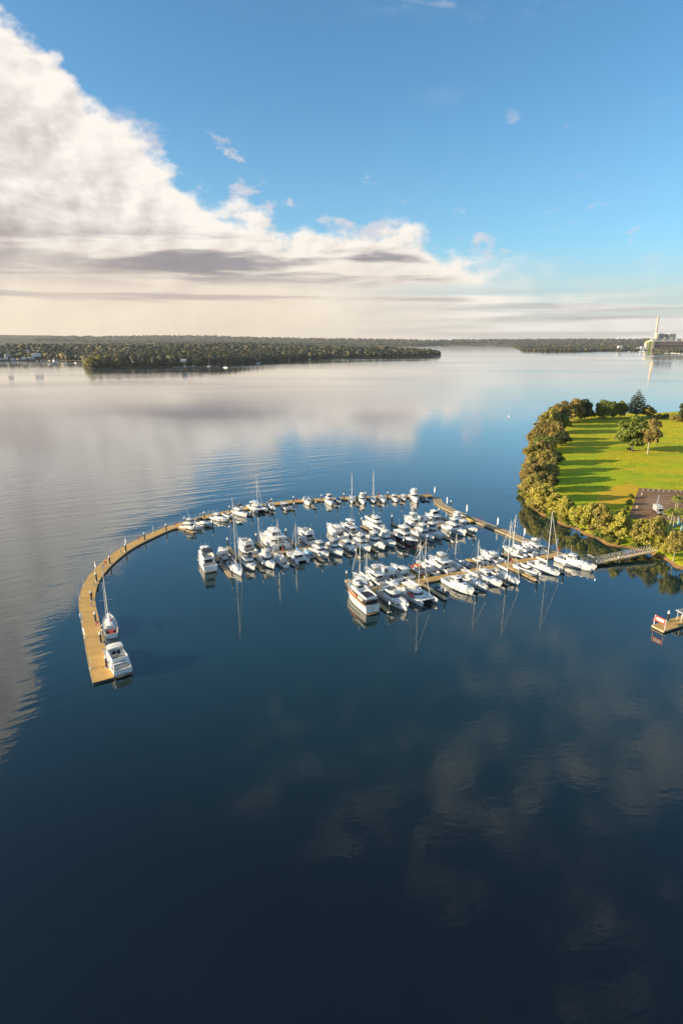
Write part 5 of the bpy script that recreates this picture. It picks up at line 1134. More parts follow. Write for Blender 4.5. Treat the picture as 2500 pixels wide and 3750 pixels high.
ring(s0 + Vector((.7, 1.3, 0)), 'red life ring stand behind the red bordered sign on small jetty')
pile(at(2443, 2276, .5), 'white-capped pile beside the red bordered sign on the small jetty', None)
fr = empty('davit_frame', at(2492, 2278, .55), .3, 'white tubular frame standing on the small jetty at right edge', 'frame')
for x in (0, 1.6):
    for y in (0, 1.2): MB().tube((x, y, 0), (x, y, 2.6), .07, n=6).build('post', 'white', fr)
MB().box(-.6, 2.2, -.3, 1.5, 2.6, 2.7).build('top_panel', 'white', fr); MB().box(-.4, 2.0, -.1, 1.3, 2.705, 2.73).build('top_inset', 'grey', fr)
for z in (1.4, 2.0): MB().tube((0, 0, z), (1.6, 0, z), .05, n=5).build('rail', 'white', fr)

# ------------------------------------------------------------------ car park
cz = LZ + .16
C4 = [at(2338, 1787, cz), at(2660, 1804, cz), at(2610, 1912, cz), at(2300, 1896, cz)]
CP = MB().frus([(p.x, p.y, .3) for p in reversed(C4)], [(p.x, p.y, cz) for p in reversed(C4)]).build('car_park', 'asphalt'); tag(CP, kind='structure')
def stroke(p, q, w, mat='line', name='painted_line'):
    d = (q - p); n = Vector((-d.y, d.x, 0)).normalized() * (w / 2); z = cz + .005
    MB().frus([(a.x, a.y, z - .004) for a in (p - n, q - n, q + n, p + n)], [(a.x, a.y, z + .004) for a in (p - n, q - n, q + n, p + n)]).build(name, mat, CP)
for k in range(8):
    u = 2355 + 19 * k; s = -3 if k < 6 else 6; stroke(at(u, 1790 + .8 * k, cz), at(u + s, 1797 + .8 * k, cz), .42)
stroke(at(2413, 1813, cz), at(2401, 1858, cz), .45)
for k in range(9):
    t = k / 8; vl = 1812 + 47 * t; uc = 2413 - 12 * t; stroke(at(uc - 42 - 5 * t, vl - 1.5, cz), at(uc - 2, vl + 1, cz), .30, 'linef'); stroke(at(uc + 2, vl + 1, cz), at(uc + 44, vl + 4, cz), .30, 'linef')
stroke(at(2326, 1822, cz), at(2346, 1823, cz), .28, 'linef')
for i, (u, v) in enumerate([(2349, 1813), (2331, 1860)]):
    b = empty('bollard', at(u, v, cz), 0, ['white bollard near the far left corner of car park', 'white bollard at the near left side of car park'][i], 'bollard', 'car park bollards'); MB().lathe([(.16, 0), (.16, 1.0), (.1, 1.08), (0, 1.1)], n=8).build('post', 'white', b, 40); MB().lathe([(.165, .7), (.165, .82)], n=8).build('band', 'red', b)
def truck(p, ang):
    t = empty('box_truck', p, ang, 'small truck with pale box body and dark cab parked in the car park', 'truck')
    MB().box(-3.2, .9, -1.12, 1.12, .95, 3.1).build('box_body', 'rib', t); MB().box(-3.22, .92, -1.14, 1.14, 3.1, 3.16).build('box_roof', 'tin', t)
    cab = MB().rings([[(1.0, y, .55), (3.0, y, .55), (3.05, y, 1.35), (2.35, y * .95, 1.5), (1.75, y * .86, 2.35), (1.0, y * .88, 2.4)] for y in (-1.02, -.98, .98, 1.02)]).build('cab', 'grey', t, 30)
    pane(cab, 'windscreen', [(2.36, .86, 1.52), (2.36, -.86, 1.52), (1.78, -.78, 2.30), (1.78, .78, 2.30)][::-1], 0, 1, 0, 1, 'glass', .03)
    for y in (1, -1): MB().box(1.15, 1.85, y * .99 - .03, y * .99 + .03, 1.45, 2.1).build('side_window', 'glass', cab); MB().box(3.02, 3.10, y * .72 - .16, y * .72 + .16, .85, 1.1).build('headlight', 'white', cab)
    MB().box(3.0, 3.2, -1.0, 1.0, .5, .75).build('bumper', 'blackp', t); MB().box(-3.2, 2.9, -.5, .5, .55, .93).build('chassis', 'blackp', t); MB().box(1.0, 1.7, -.8, .8, 2.42, 2.6).build('roof_visor', 'white', t)
    for x in (-2.1, 2.25):
        for y in (.95, -.95):
            w = empty('wheel', (x, y, .45)); w.parent = t; MB().tube((0, -.15, 0), (0, .15, 0), .45, n=14).build('tyre', 'rubber', w); MB().tube((0, -.16, 0), (0, .16, 0), .24, n=10).build('rim', 'steel', w)
truck(at(2409, 1880, cz), R(-97))

# ------------------------------------------------------------------ trees
nr = np.random.default_rng(11)
def crown_mesh(seed, rx, h0, h1, lobes, nleaf, leaf, lob=.42, droop=0.0):
    g = np.random.default_rng(seed); V = []; cz_ = (h0 + h1) / 2; rz = (h1 - h0) / 2
    cs = []
    for i in range(lobes):
        for _ in range(30):
            d = g.normal(size=3); d /= np.linalg.norm(d); rr = g.uniform(.25, .95) ** .6; c = np.array([d[0] * rx * rr * .8, d[1] * rx * rr * .8, cz_ + d[2] * rz * rr * .82])
            if all(np.linalg.norm((c - q) / np.array([rx, rx, rz])) > .24 for q in cs): break
        cs.append(c)
    quads = []
    for c in cs:
        r = g.uniform(.75, 1.2) * lob * rx; rzz = r * g.uniform(.7, .95); n = int(nleaf / lobes)
        d = g.normal(size=(n, 3)); d /= np.linalg.norm(d, axis=1)[:, None]; d[:, 2] = np.where(d[:, 2] < -.55, -d[:, 2], d[:, 2])
        rad = g.uniform(.62, 1.06, n)[:, None]; wob = 1 + .18 * np.sin(d[:, [0]] * 5 + seed) * np.cos(d[:, [1]] * 4)
        P = c + d * rad * wob * np.array([r, r, rzz]); 
        if droop: P[:, 2] -= droop * (np.hypot(P[:, 0], P[:, 1]) / rx) ** 2 * g.uniform(.3, 1, n)
        nn = d + g.normal(size=(n, 3)) * .55; nn /= np.linalg.norm(nn, axis=1)[:, None]
        t = np.cross(nn, g.normal(size=(n, 3))); t /= np.linalg.norm(t, axis=1)[:, None]; b = np.cross(nn, t); s = leaf * g.uniform(.55, 1.3, n)[:, None]
        quads.append(np.stack([P - t * s, P - b * s * .55, P + t * s, P + b * s * .55], 1))
    Q = np.concatenate(quads); V = Q.reshape(-1, 3); return np_mesh('crown', V, np.arange(len(V)).reshape(-1, 4)), cs
def trunk_mesh(seed, h, cs, r=.28, forks=4, lean=.3):
    g = random.Random(seed); mb = MB(); top = Vector((g.uniform(-lean, lean), g.uniform(-lean, lean), h)); mid_ = Vector((g.uniform(-.2, .2), g.uniform(-.2, .2), h * .45))
    mb.tube((0, 0, -1.2), mid_, r * 1.2, r * .85, 8).tube(mid_, top, r * .85, r * .6, 8)
    for c in sorted(cs, key=lambda q: -q[2])[:forks + 3]: mb.tube(top * .85, Vector(c) * .92 + Vector((0, 0, .1)), r * .42, r * .12, 5)
    return mb.mesh('trunk', 50)
PROTO = []
for sd, rx, h0, h1, lobes, nl, lf, dr in [(1, 4.4, .4, 10.0, 20, 6000, .36, .3), (2, 5.0, 1.8, 9.6, 20, 5600, .37, 0), (3, 3.6, .2, 10.4, 20, 5200, .34, .6), (4, 4.8, .0, 8.6, 22, 6200, .36, .5), (5, 4.0, 2.4, 10.8, 15, 4600, .35, 0), (6, 5.4, .3, 9.0, 24, 7000, .37, .3), (7, 4.0, .2, 10.2, 22, 6200, .35, .4)]:
    cm, cs = crown_mesh(sd, rx, h0, h1, lobes + 8, int(nl * 1.2), lf, .32, dr); PROTO.append((cm, trunk_mesh(sd, h0 + 1.2, cs), h1 * 1.04, rx))
CROWN = {}
def crown_of(i, mat):
    if (i, mat) not in CROWN: m = PROTO[i][0].copy(); m.materials.clear(); m.materials.append(M[mat]); CROWN[(i, mat)] = m
    return CROWN[(i, mat)]
TRK = {}
def trunk_of(i, mat):
    if (i, mat) not in TRK: m = PROTO[i][1].copy(); m.materials.clear(); m.materials.append(M[mat]); TRK[(i, mat)] = m
    return TRK[(i, mat)]
def tree(u, vt, vb, mat, label, wpx=None, name='tree', group=None, bark='bark', proto=None, z=LZ - .15, push=True, poly=None, sx=1.0, scale=None):
    p = at(u, vb, z)
    if push:
        for _ in range(40):
            if sdf([(p.x, p.y)], SHORE)[0] > 1.6: break
            p.x += .6
    h = at_depth(u, vt, p.y).z - z; i = rng.randrange(len(PROTO)) if proto is None else proto
    s = max(h, 2.0) / PROTO[i][2]
    zc = p.y * math.cos(PITCH) + (CAM_H - z) * math.sin(PITCH); w = s if wpx is None else (wpx / F * zc) / (2.05 * PROTO[i][3])
    w = min(max(w, s * .55), s * 1.8)
    w *= sx; o = empty(name, p, rng.uniform(0, 6.28), label, 'tree', group); c = link('crown', crown_of(i, mat), None, o); c.scale = (w, w, s); t = link('trunk', trunk_of(i, bark), None, o); t.scale = (w, w, s); return o
ordw = ['first', 'second', 'third', 'fourth', 'fifth', 'sixth', 'seventh', 'eighth', 'ninth', 'tenth', 'eleventh', 'twelfth', 'thirteenth', 'fourteenth', 'fifteenth', 'sixteenth', 'seventeenth', 'eighteenth', 'nineteenth']
def ordi(n):
    if n < 20: return ordw[n - 1]
    te = {2: 'twent', 3: 'thirt', 4: 'fort', 5: 'fift'}[n // 10]; return te + 'ieth' if n % 10 == 0 else te + 'y-' + ordw[n % 10 - 1]
o_, b_, g_, y_, d_ = 'leaf_olive', 'leaf_brown', 'leaf_green', 'leaf_gold', 'leaf_dark'
ADJ = {o_: 'olive green', b_: 'bronze tinged', g_: 'fresh green', y_: 'golden green', d_: 'dark green'}
belt = [(2321, 1893, 2003, o_, 62), (2296, 1955, 2006, y_, 52), (2293, 1893, 1994, o_, 62), (2250, 1926, 1998, y_, 66), (2256, 1876, 1958, o_, 66), (2217, 1882, 1980, y_, 62), (2180, 1915, 1964, y_, 46), (2183, 1850, 1932, o_, 62), (2153, 1861, 1953, o_, 56), (2122, 1853, 1938, y_, 60),
        (2085, 1845, 1922, y_, 48), (2066, 1820, 1902, y_, 50), (2040, 1818, 1887, y_, 76), (1990, 1783, 1866, y_, 84), (1950, 1738, 1835, o_, 60), (1924, 1745, 1826, o_, 56), (1985, 1722, 1800, b_, 66), (2012, 1742, 1792, d_, 50), (2014, 1703, 1757, o_, 60), (1970, 1693, 1765, b_, 66), (1930, 1700, 1772, b_, 60), (1995, 1663, 1727, o_, 60), (1946, 1668, 1742, o_, 60), (2024, 1648, 1702, d_, 56), (1990, 1616, 1696, b_, 66), (1944, 1626, 1697, o_, 60),
        (2050, 1573, 1632, d_, 60), (1988, 1586, 1657, g_, 70), (1958, 1572, 1647, b_, 60), (2024, 1556, 1627, b_, 72), (1984, 1533, 1612, b_, 64), (2045, 1517, 1582, g_, 66), (2000, 1508, 1587, o_, 66), (2035, 1487, 1564, b_, 76), (2066, 1459, 1547, b_, 104), (2100, 1468, 1540, b_, 70), (2128, 1476, 1537, d_, 66)]
for i, (u, vt, vb, m, w) in enumerate(belt):
    tree(u + (rng.uniform(-4, 4)), vt - (14 if i < 14 else 7) + rng.uniform(-13, 9), vb + (5 if i < 13 else 0), m, f'{ADJ[m]} tree, {ordi(i + 1)} in the shoreline belt counted from the gangway', w * 1.30, group='shoreline belt of trees', proto=rng.choice([0, 2, 3, 5, 6]))
for u, vt, vb, m, w, lab, pr in [(2424, 1938, 2052, o_, 84, 'big olive tree with pale limbs standing right of the gangway landing', 1), (2396, 1982, 2036, y_, 46, 'low golden green tree at the landing end of gangway', 3), (2486, 1988, 2078, y_, 60, 'golden green tree at the water edge by right picture border', 2), (2458, 2030, 2072, y_, 46, 'small golden shrubby tree between the two right waterside trees', 3), (2530, 1960, 2060, o_, 70, 'olive tree cut by the right picture border near the water', 0),
                         (2207, 1459, 1535, g_, 76, 'round fresh green tree at far side of the field, left one of the pair', 5), (2244, 1460, 1531, g_, 58, 'round fresh green tree at far side of the field, right one of the pair', 6), (2272, 1464, 1529, g_, 54, 'fresh green tree left of the tall pine', 0), (2163, 1497, 1531, b_, 36, 'small bronze tree at the far end of the shoreline belt', 3), (2372, 1478, 1530, o_, 56, 'loose olive tree just right of the tall pine', 2),
                         (2312, 1513, 1651, g_, 136, 'large spreading green tree in the middle of the field', 0), (2371, 1526, 1663, b_, 78, 'bronze tree with forked pale trunk in the middle of the field', 4), (2506, 1466, 1540, d_, 60, 'dark tree cut by the right border at far side of field', 0)]:
    tree(u, vt, vb, m, lab, w, bark='barkp' if 'pale' in lab else 'bark', proto=pr)
for i, (u, vt, vb, m) in enumerate([(2392, 1517, 1536, d_), (2412, 1513, 1536, d_), (2434, 1512, 1535, d_), (2464, 1513, 1543, o_), (2486, 1520, 1545, b_), (2304, 1637, 1650, d_), (2308, 1806, 1826, g_), (2302, 1826, 1850, d_), (2292, 1850, 1872, g_), (2282, 1866, 1890, g_), (2264, 1868, 1895, y_)]):
    lab = ['leftmost dark shrub of the hedge at far side of field', 'second dark shrub of the hedge at far side of field', 'third dark shrub of the hedge at far side of field', 'olive shrub near the far right corner of field', 'bronze shrub near the far right corner of field', 'small dark bush at foot of the large spreading tree', 'green bush at the far left corner of car park', 'dark bush along the left side of car park', 'green bush at the middle of car park left side', 'green bush at near left corner of car park', 'golden bush between car park and shoreline belt'][i]
    tree(u, vt, vb, m, lab, 30 if i < 6 else 26, name='shrub', proto=3)
bank_line = resample([at(u, v, 0) for u, v in [(2350, 2016), (2312, 2011), (2234, 1994), (2181, 1969), (2130, 1952), (2060, 1921), (1985, 1889), (1935, 1850), (1908, 1812)]], 2.0)
nb_ = 0
for q in bank_line:
    if rng.random() < .30: continue
    nb_ += 1; hgt = rng.uniform(1.2, 4.0); i = rng.choice([3, 5, 0]); q = q + Vector((rng.uniform(-.3, 1.0), rng.uniform(-.3, .9), 0))
    m = rng.choice([y_, o_, y_, g_]); o = empty('shrub', (q.x, q.y, .35), rng.uniform(0, 6), f'low {ADJ[m]} shrub on the water bank, {ordi(nb_)} from the gangway towards the point', 'shrub', 'shrubs along the water bank')
    s_ = hgt / PROTO[i][2]; w_ = s_ * rng.uniform(1.0, 1.7); c = link('crown', crown_of(i, m), None, o); c.scale = (w_, w_, s_); t = link('trunk', trunk_of(i, 'bark'), None, o); t.scale = (w_, w_, s_)
# Norfolk pine in tiers
def pine(u, vt, vb, label):
    p = at(u, vb, LZ); h = at_depth(u, vt, p.y).z - LZ; o = empty('pine_tree', p, .4, label, 'tree'); g = np.random.default_rng(5); qs = []
    for k in range(13):
        t = k / 12; z = h * (.16 + .80 * t); r = (h * .29 * (1 - t ** 2.2) + .6) * g.uniform(.82, 1.15); nb = 9 if t < .7 else 6
        for j in range(nb):
            a = 2 * math.pi * (j + .5 * (k % 2)) / nb + g.normal() * .1; dr = np.array([math.cos(a), math.sin(a), 0]); m = int(110 * (1 - t) + 40)
            s = g.uniform(.08, 1, m); P = np.outer(s * r, dr) + np.array([0, 0, z]) + np.column_stack([np.zeros(m), np.zeros(m), .18 * r * (s ** 2) - .05 * r]) + g.normal(size=(m, 3)) * np.array([.22, .22, .10]) * (.4 + r / 4)
            nn = g.normal(size=(m, 3)) * .4 + np.array([0, 0, 1]); nn /= np.linalg.norm(nn, axis=1)[:, None]; tt = np.cross(nn, g.normal(size=(m, 3))); tt /= np.linalg.norm(tt, axis=1)[:, None]; bb = np.cross(nn, tt); sz = g.uniform(.35, .75, m)[:, None]
            qs.append(np.stack([P - tt * sz, P - bb * sz * .5, P + tt * sz, P + bb * sz * .5], 1))
    V = np.concatenate(qs).reshape(-1, 3); link('crown', np_mesh('crown', V, np.arange(len(V)).reshape(-1, 4)), M['leaf_dark'], o); MB().tube((0, 0, -.5), (0, 0, h * .98), .42, .06, 8).build('trunk', 'bark', o)
pine(2326, 1425, 1528, 'tall tiered dark pine at the far side of the field')
# palms
def frond_mesh(L, seed):
    g = random.Random(seed); mb = MB(); n = 8; pts = []
    for i in range(n + 1):
        t = i / n; pts.append(Vector((L * t * (1 - .18 * t), 0, L * (.42 * t - .78 * t * t))))
    for i in range(n):
        a, b = pts[i], pts[i + 1]; mb.tube(a, b, .03, .025, 3, False); w = L * .24 * math.sin(math.pi * min(1, (i + 1.2) / (n + .6))) + .06
        for sd in (1, -1):
            for q in (.2, .7):
                c = a.lerp(b, q); tip = c + Vector((w * .55, sd * w, -w * .55 + g.uniform(-.05, .05))); e = (b - a).normalized() * .11 * L / 3
                mb.add([c - e, c + e, tip], [(0, 1, 2)])
    m = mb.mesh('frond'); m.materials.append(M['leaf_palm']); return m
FR = [frond_mesh(3.0, 1), frond_mesh(2.7, 2), frond_mesh(3.2, 3)]
def palm(u, vt, vb, label, n=13, s=1.0):
    p = at(u, vb, LZ - .1); h = max(at_depth(u, vt, p.y).z - LZ - .6, 1.5); o = empty('palm_tree', p, rng.uniform(0, 6), label, 'palm', 'palms by the waterside lawn'); lx = rng.uniform(-.3, .3)
    MB().tube((0, 0, -.3), (lx * .4, 0, h * .5), .19, .15, 8).tube((lx * .4, 0, h * .5), (lx, 0, h), .15, .12, 8).tube((lx, 0, h - .1), (lx, 0, h + .7), .13, .05, 6).build('trunk', 'palmt', o, 50)
    for k in range(n):
        f = link('frond', FR[k % 3], None, o, (lx, 0, h + .3)); f.rotation_euler = (rng.uniform(-.2, .2), rng.uniform(-.75, .35), 2 * math.pi * k / n + rng.uniform(-.2, .2)); f.scale = (s,) * 3
for u, vt, vb, lab in [(2466, 1818, 1892, 'palm left of a twin pair beside the car park'), (2474, 1826, 1890, 'palm right of a twin pair beside the car park'), (2447, 1868, 1952, 'tall leaning palm on the lawn, leftmost of the front clump'), (2440, 1872, 1941, 'palm behind the leftmost one of the front clump'), (2455, 1872, 1940, 'palm third from left in the front clump'), (2463, 1880, 1932, 'palm fourth from left in the front clump'), (2480, 1862, 1905, 'palm between the front clump and the car park twins'), (2494, 1870, 1925, 'palm behind the pale blue parasols'), (2499, 1886, 1974, 'palm with long pale trunk at right picture border'),
                       (2286, 1480, 1527, 'far palm left of the tall pine'), (2264, 1494, 1528, 'low far palm behind the fresh green trees')]:
    palm(u, vt, vb, lab, 13)
def parasol(u, v, label):
    o = empty('closed_parasol', at(u, v, LZ - .05), 0, label, 'parasol', 'closed pale blue parasols'); MB().tube((0, 0, 0), (0, 0, 3.2), .05, n=6).build('pole', 'white', o); MB().lathe([(.45, 0), (.45, .12), (.1, .18)], n=10).build('base', 'concrete', o)
    MB().lathe([(.30, .7), (.42, .8), (.34, 1.5), (.2, 2.6), (.05, 3.2)], n=9).build('canopy', 'ltblue', o)
for a in [(2467, 1940, 'closed pale blue parasol, left one on the waterside lawn'), (2481, 1926, 'closed pale blue parasol, farthest one beside the pale blue bench'), (2491, 1952, 'closed pale blue parasol, nearest one at the right border')]: parasol(*a)
bn = empty('bench', at(2494, 1922, LZ - .05), .2, 'pale blue long bench beside the parasols on the lawn', 'bench'); MB().box(-1.6, 1.6, -.3, .3, .42, .5).build('seat', 'ltblue', bn); MB().box(-1.6, 1.6, .28, .36, .5, .95).build('backrest', 'ltblue', bn)
for x in (-1.4, 1.4): MB().box(x - .06, x + .06, -.28, .28, 0, .42).build('leg', 'ltblue', bn)

# grass tufts over the field
def tufts(n):
    g = np.random.default_rng(3); lo, hi = np.array([70, 165]), np.array([330, 520]); P = g.uniform(lo, hi, (n, 2)); s = sdf(P, SHORE); cp = sdf(P, [(p.x, p.y) for p in C4])
    md_ = ((P[:, 0] - 127) * .77 - (P[:, 1] - 253) * .64) ** 2 / 64 + ((P[:, 0] - 127) * .64 + (P[:, 1] - 253) * .77) ** 2 / 625
    P = P[(s > 7) & (cp < -1.5) & (md_ > 1.1) & (np.sin(P[:, 0] * .05 + 1) * np.sin(P[:, 1] * .06) + g.uniform(-1, 1, n) > -.4)]; n = len(P); Q = []
    for k in range(2):
        a = g.uniform(0, math.pi, n); w = g.uniform(.25, .7, n); h = g.uniform(.05, .17, n); d = np.stack([np.cos(a) * w, np.sin(a) * w], 1); z0 = np.full(n, LZ - .15)
        lean = g.normal(size=(n, 2)) * .12
        Q.append(np.stack([np.column_stack([P - d, z0]), np.column_stack([P + d, z0]), np.column_stack([P + d * .7 + lean, z0 + h]), np.column_stack([P - d * .7 + lean, z0 + h * .8])], 1))
    V = np.concatenate(Q).reshape(-1, 3); o = link('grass', np_mesh('grass', V, np.arange(len(V)).reshape(-1, 4)), M['grass']); tag(o, 'rough tufted meadow grass covering the field', 'grass', kind='stuff')
tufts(26000)

# ------------------------------------------------------------------ far shore: wood, houses, boats, power station
def ico(sub=0):
    import bmesh
    b = bmesh.new(); bmesh.ops.create_icosphere(b, subdivisions=sub + 1, radius=1.0); b.verts.index_update(); V = np.array([v.co[:] for v in b.verts]); Fa = np.array([[v.index for v in f.verts] for f in b.faces]); b.free(); return V, Fa
I0, I1 = ico(0), ico(1)
def blobs(name, P, Z, rad, ht, base, mat, label):
    g = np.random.default_rng(len(P)); V0, F0 = base; n = len(P); k = len(V0)
    J_ = 1 + g.uniform(-.28, .28, (n, k, 1)); V = V0[None] * J_; V[:, :, 0] *= rad[:, None]; V[:, :, 1] *= rad[:, None]; V[:, :, 2] *= (ht * .5)[:, None]
    V[:, :, 0] += P[:, 0, None]; V[:, :, 1] += P[:, 1, None]; V[:, :, 2] += (Z + ht * .5)[:, None]
    Fa = (F0[None] + (np.arange(n) * k)[:, None, None]).reshape(-1, 3); o = link(name, np_mesh(name, V.reshape(-1, 3), Fa), M[mat]); tag(o, label, 'woodland', kind='stuff'); return o
houses = [(8, 1316), (22, 1316), (48, 1317), (70, 1316), (88, 1315), (108, 1314), (120, 1314), (28, 1305), (100, 1287), (128, 1287), (134, 1305), (300, 1281), (322, 1280), (345, 1279), (372, 1278), (396, 1279), (420, 1280), (448, 1280), (240, 1280), (590, 1318), (604, 1317), (560, 1308), (672, 1324), (720, 1312), (730, 1284), (980, 1263.5)]
hp = []
for i, (u, v) in enumerate(houses):
    D0 = at(u, v + 3).y; z = 2.0 if v > 1300 else 16.0; p = at(u, v, z); s_ = sdf([(p.x, p.y)], PEN)[0]
    if s_ > 0: z = float(h_pen(np.array([[p.x, p.y]]), np.array([s_]))[0]) + .3; p = at(u, v, z)
    hp.append(p)
def wood_points(poly, hf, n, lo, hi, dens):
    g = np.random.default_rng(n); P = g.uniform(lo, hi, (n, 2)); az_ = np.degrees(np.arctan2(P[:, 0], P[:, 1])); P = P[np.abs(az_) < 36]; s = sdf(P, poly); D = np.hypot(P[:, 0], P[:, 1])
    keep = (s > 7) & (g.uniform(0, 1, len(P)) < dens(D, s)); P, s = P[keep], s[keep]
    H_ = np.array([(p.x, p.y) for p in hp]); ok = np.ones(len(P), bool)
    for q in H_:
        d = P - q; dn = np.hypot(q[0], q[1]); ax = -q / dn; t = d @ ax; w = np.abs(d[:, 0] * ax[1] - d[:, 1] * ax[0]); ok &= ~((t > -12) & (t < 60) & (w < 16))
    P, s = P[ok], s[ok]; return P, s, hf(P, s)
P, s, Z = wood_points(PEN, h_pen, 420000, (-1900, 1000), (520, 5000), lambda D, s: np.clip((1700 / D) ** 1.8, 0, 1) * np.where(s < 220, 1.0, .45) * np.where(D < 2300, .8, .30))
g = np.random.default_rng(1); D = np.hypot(P[:, 0], P[:, 1]); big = 1 + np.clip((D - 1600) / 3000, 0, .7); ht = (9 + 17 * g.uniform(0, 1, len(P)) ** 1.6) * np.where(s < 30, .85, 1.0); rad = ht * g.uniform(.28, .60, len(P)) * big
nearm = D < 1900
blobs('headland_wood', P[nearm], Z[nearm] - 1, rad[nearm], ht[nearm], I1, 'leaf_far', 'dense dark wood covering the near side of the far headland')
blobs('headland_wood', P[~nearm], Z[~nearm] - 1, rad[~nearm], ht[~nearm], I0, 'leaf_far', 'dense dark wood covering the back of the far headland')
print('wood', nearm.sum(), (~nearm).sum())
P, s, Z = wood_points(FSH, h_far, 500000, (-4200, 3600), (4600, 10500), lambda D, s: np.clip((4200 / D) ** 1.6, 0, 1) * np.where(s < 260, 1.0, .10) * .40)
ht = g.uniform(11, 20, len(P)); rad = ht * g.uniform(.45, .75, len(P)) * (1 + np.clip((np.hypot(P[:, 0], P[:, 1]) - 4500) / 4000, 0, .8))
print('far wood', len(P))
blobs('far_shore_wood', P, Z - 1, rad, ht, I0, 'leaf_far', 'dense dark wood lining the farthest shore across the lake')
for i, (u, vt, vb, m, w, lab) in enumerate([(336, 1299, 1346, y_, 46, 'golden tree at the tip of the far headland, leftmost one'), (362, 1298, 1344, y_, 44, 'golden tree at the tip of the far headland, second from left'), (405, 1298, 1341, o_, 38, 'olive tree near the tip of the far headland, taller third one'), (440, 1310, 1342, o_, 34, 'olive tree near the tip of the far headland, fourth from its point'), (490, 1304, 1340, o_, 34, 'olive tree on the far headland shore left of its jetties'), (668, 1297, 1336, y_, 34, 'golden tree on the far headland shore above the long jetty')]):
    p = at(u, vb, 2.0)
    tree(u, vt, vb, m, lab, w, push=False, z=1.0)
for i, p in enumerate(hp):
    u = houses[i][0]; big_ = 1.7 if i == 10 else 1.0; w, d, hh = 13 * big_, 9 * big_, 3.6; roof = 'tin' if i % 3 else 'tile'
    nth = sum(1 for q in houses if q[0] < u)
    o = empty('house', p, rng.uniform(-.3, .3) - math.atan2(p.x, p.y), ('tiny lone pale roofed house in the far woods, ' if houses[i][1] < 1300 else 'tiny house on the far headland shore, ') + f'{ordi(nth + 1)} house from the left border', 'house', 'houses on the far headland')
    MB().box(-w / 2, w / 2, -d / 2, d / 2, -1, hh).build('wall', 'brick' if i % 2 else 'white', o)
    MB().add([(-w / 2 - .8, -d / 2 - .8, hh), (w / 2 + .8, -d / 2 - .8, hh), (w / 2 + .8, d / 2 + .8, hh), (-w / 2 - .8, d / 2 + .8, hh), (-w / 2 + 1.5, 0, hh + 3.0 * big_), (w / 2 - 1.5, 0, hh + 3.0 * big_)], [(0, 1, 5, 4), (2, 3, 4, 5), (0, 4, 3), (1, 2, 5), (3, 2, 1, 0)]).build('roof', roof, o)
    for x in (-.28, .28): MB().box(x * w - 1.1, x * w + 1.1, -d / 2 - .05, -d / 2 + .02, 1.0, 2.6).build('window', 'glass', o)
def far_boat(u, v, sail, label, L=11, dark=False, group='boats moored across the lake'):
    p = at(u, v); o = empty('moored_yacht' if sail else 'moored_boat', p, rng.uniform(-.9, .9) + (1.57 if rng.random() < .4 else 0), label, 'boat', group); B = L * .3
    pl = [(-.5, .42), (.15, .5), (.38, .28), (.5, 0), (.38, -.28), (.15, -.5), (-.5, -.42)]
    MB().rings([[(x * L * .94, y * B * .8, -.3) for x, y in pl], [(x * L, y * B, 1.3 + .5 * max(x, 0)) for x, y in pl]]).build('hull', 'navy' if dark else 'gel', o, 40)
    MB().frus([(-.2 * L, -.3 * B, 1.3), (.2 * L, -.3 * B, 1.3), (.2 * L, .3 * B, 1.3), (-.2 * L, .3 * B, 1.3)], [(-.18 * L, -.25 * B, 2.2 if sail else 3.2), (.1 * L, -.25 * B, 2.2 if sail else 3.2), (.1 * L, .25 * B, 2.2 if sail else 3.2), (-.18 * L, .25 * B, 2.2 if sail else 3.2)]).build('cabin', 'gel', o)
    if sail: MB().tube((.05 * L, 0, 1), (.05 * L, 0, 1.25 * L + 1), .16, .12, 5).build('mast', 'alu', o); MB().tube((.04 * L, 0, 2.6), (-.4 * L, 0, 2.7), .12, n=5).build('boom', 'alu', o)
fb1 = [(135, 1321, 0), (141, 1329, 0), (150, 1323, 0), (159, 1331, 1), (166, 1326, 1), (174, 1325, 0), (181, 1334, 0), (183, 1322, 1), (194, 1329, 1), (200, 1328, 0), (204, 1332, 0), (208, 1325, 0), (197, 1320, 1), (189, 1316, 0), (234, 1334, 1), (242, 1331, 1), (241, 1324, 1), (276, 1329, 0)]
order = sorted(range(len(fb1)), key=lambda i: fb1[i][0])
for r_, i in enumerate(order):
    u, v, sl = fb1[i]; far_boat(u, v, sl, f'tiny moored {"sailing yacht" if sl else "motor boat"} in the far left bay, {ordi(r_ + 1)} from the left', 11, i % 3 == 1)
for i, (u, v, sl, L) in enumerate([(676, 1341, 1, 11), (708, 1340, 1, 11), (766, 1342, 1, 17), (827, 1346, 1, 19), (943, 1331, 0, 9), (1059, 1319, 1, 10), (1134, 1316, 1, 9), (950, 1329, 1, 10)]):
    far_boat(u, v, sl, ['white yacht moored off the far headland, leftmost of four', 'white yacht moored off the far headland, second of four', 'tall masted yacht off the far headland by the long jetty', 'tallest masted yacht moored in front of the far headland', 'tiny motor boat at the right part of far headland shore', 'tiny yacht off the far headland shore left of its right end', 'tiny yacht off the far headland nearest its right end', 'tiny yacht beside a motor boat off the far headland'][i], L)
for i, (u, v, sl) in enumerate([(1598, 1267, 1), (1608, 1267.5, 0), (1652, 1267.5, 0), (1664, 1267.5, 1), (1676, 1267.5, 0), (1688, 1267.5, 1), (1700, 1268, 0), (1711, 1268, 0), (1782, 1269, 1), (1792, 1269, 1), (1809, 1269, 1), (1866, 1270, 1)]):
    far_boat(u, v, sl, f'tiny white boat on the farthest water beyond the headland, {ordi(i + 1)} from the left', 24)
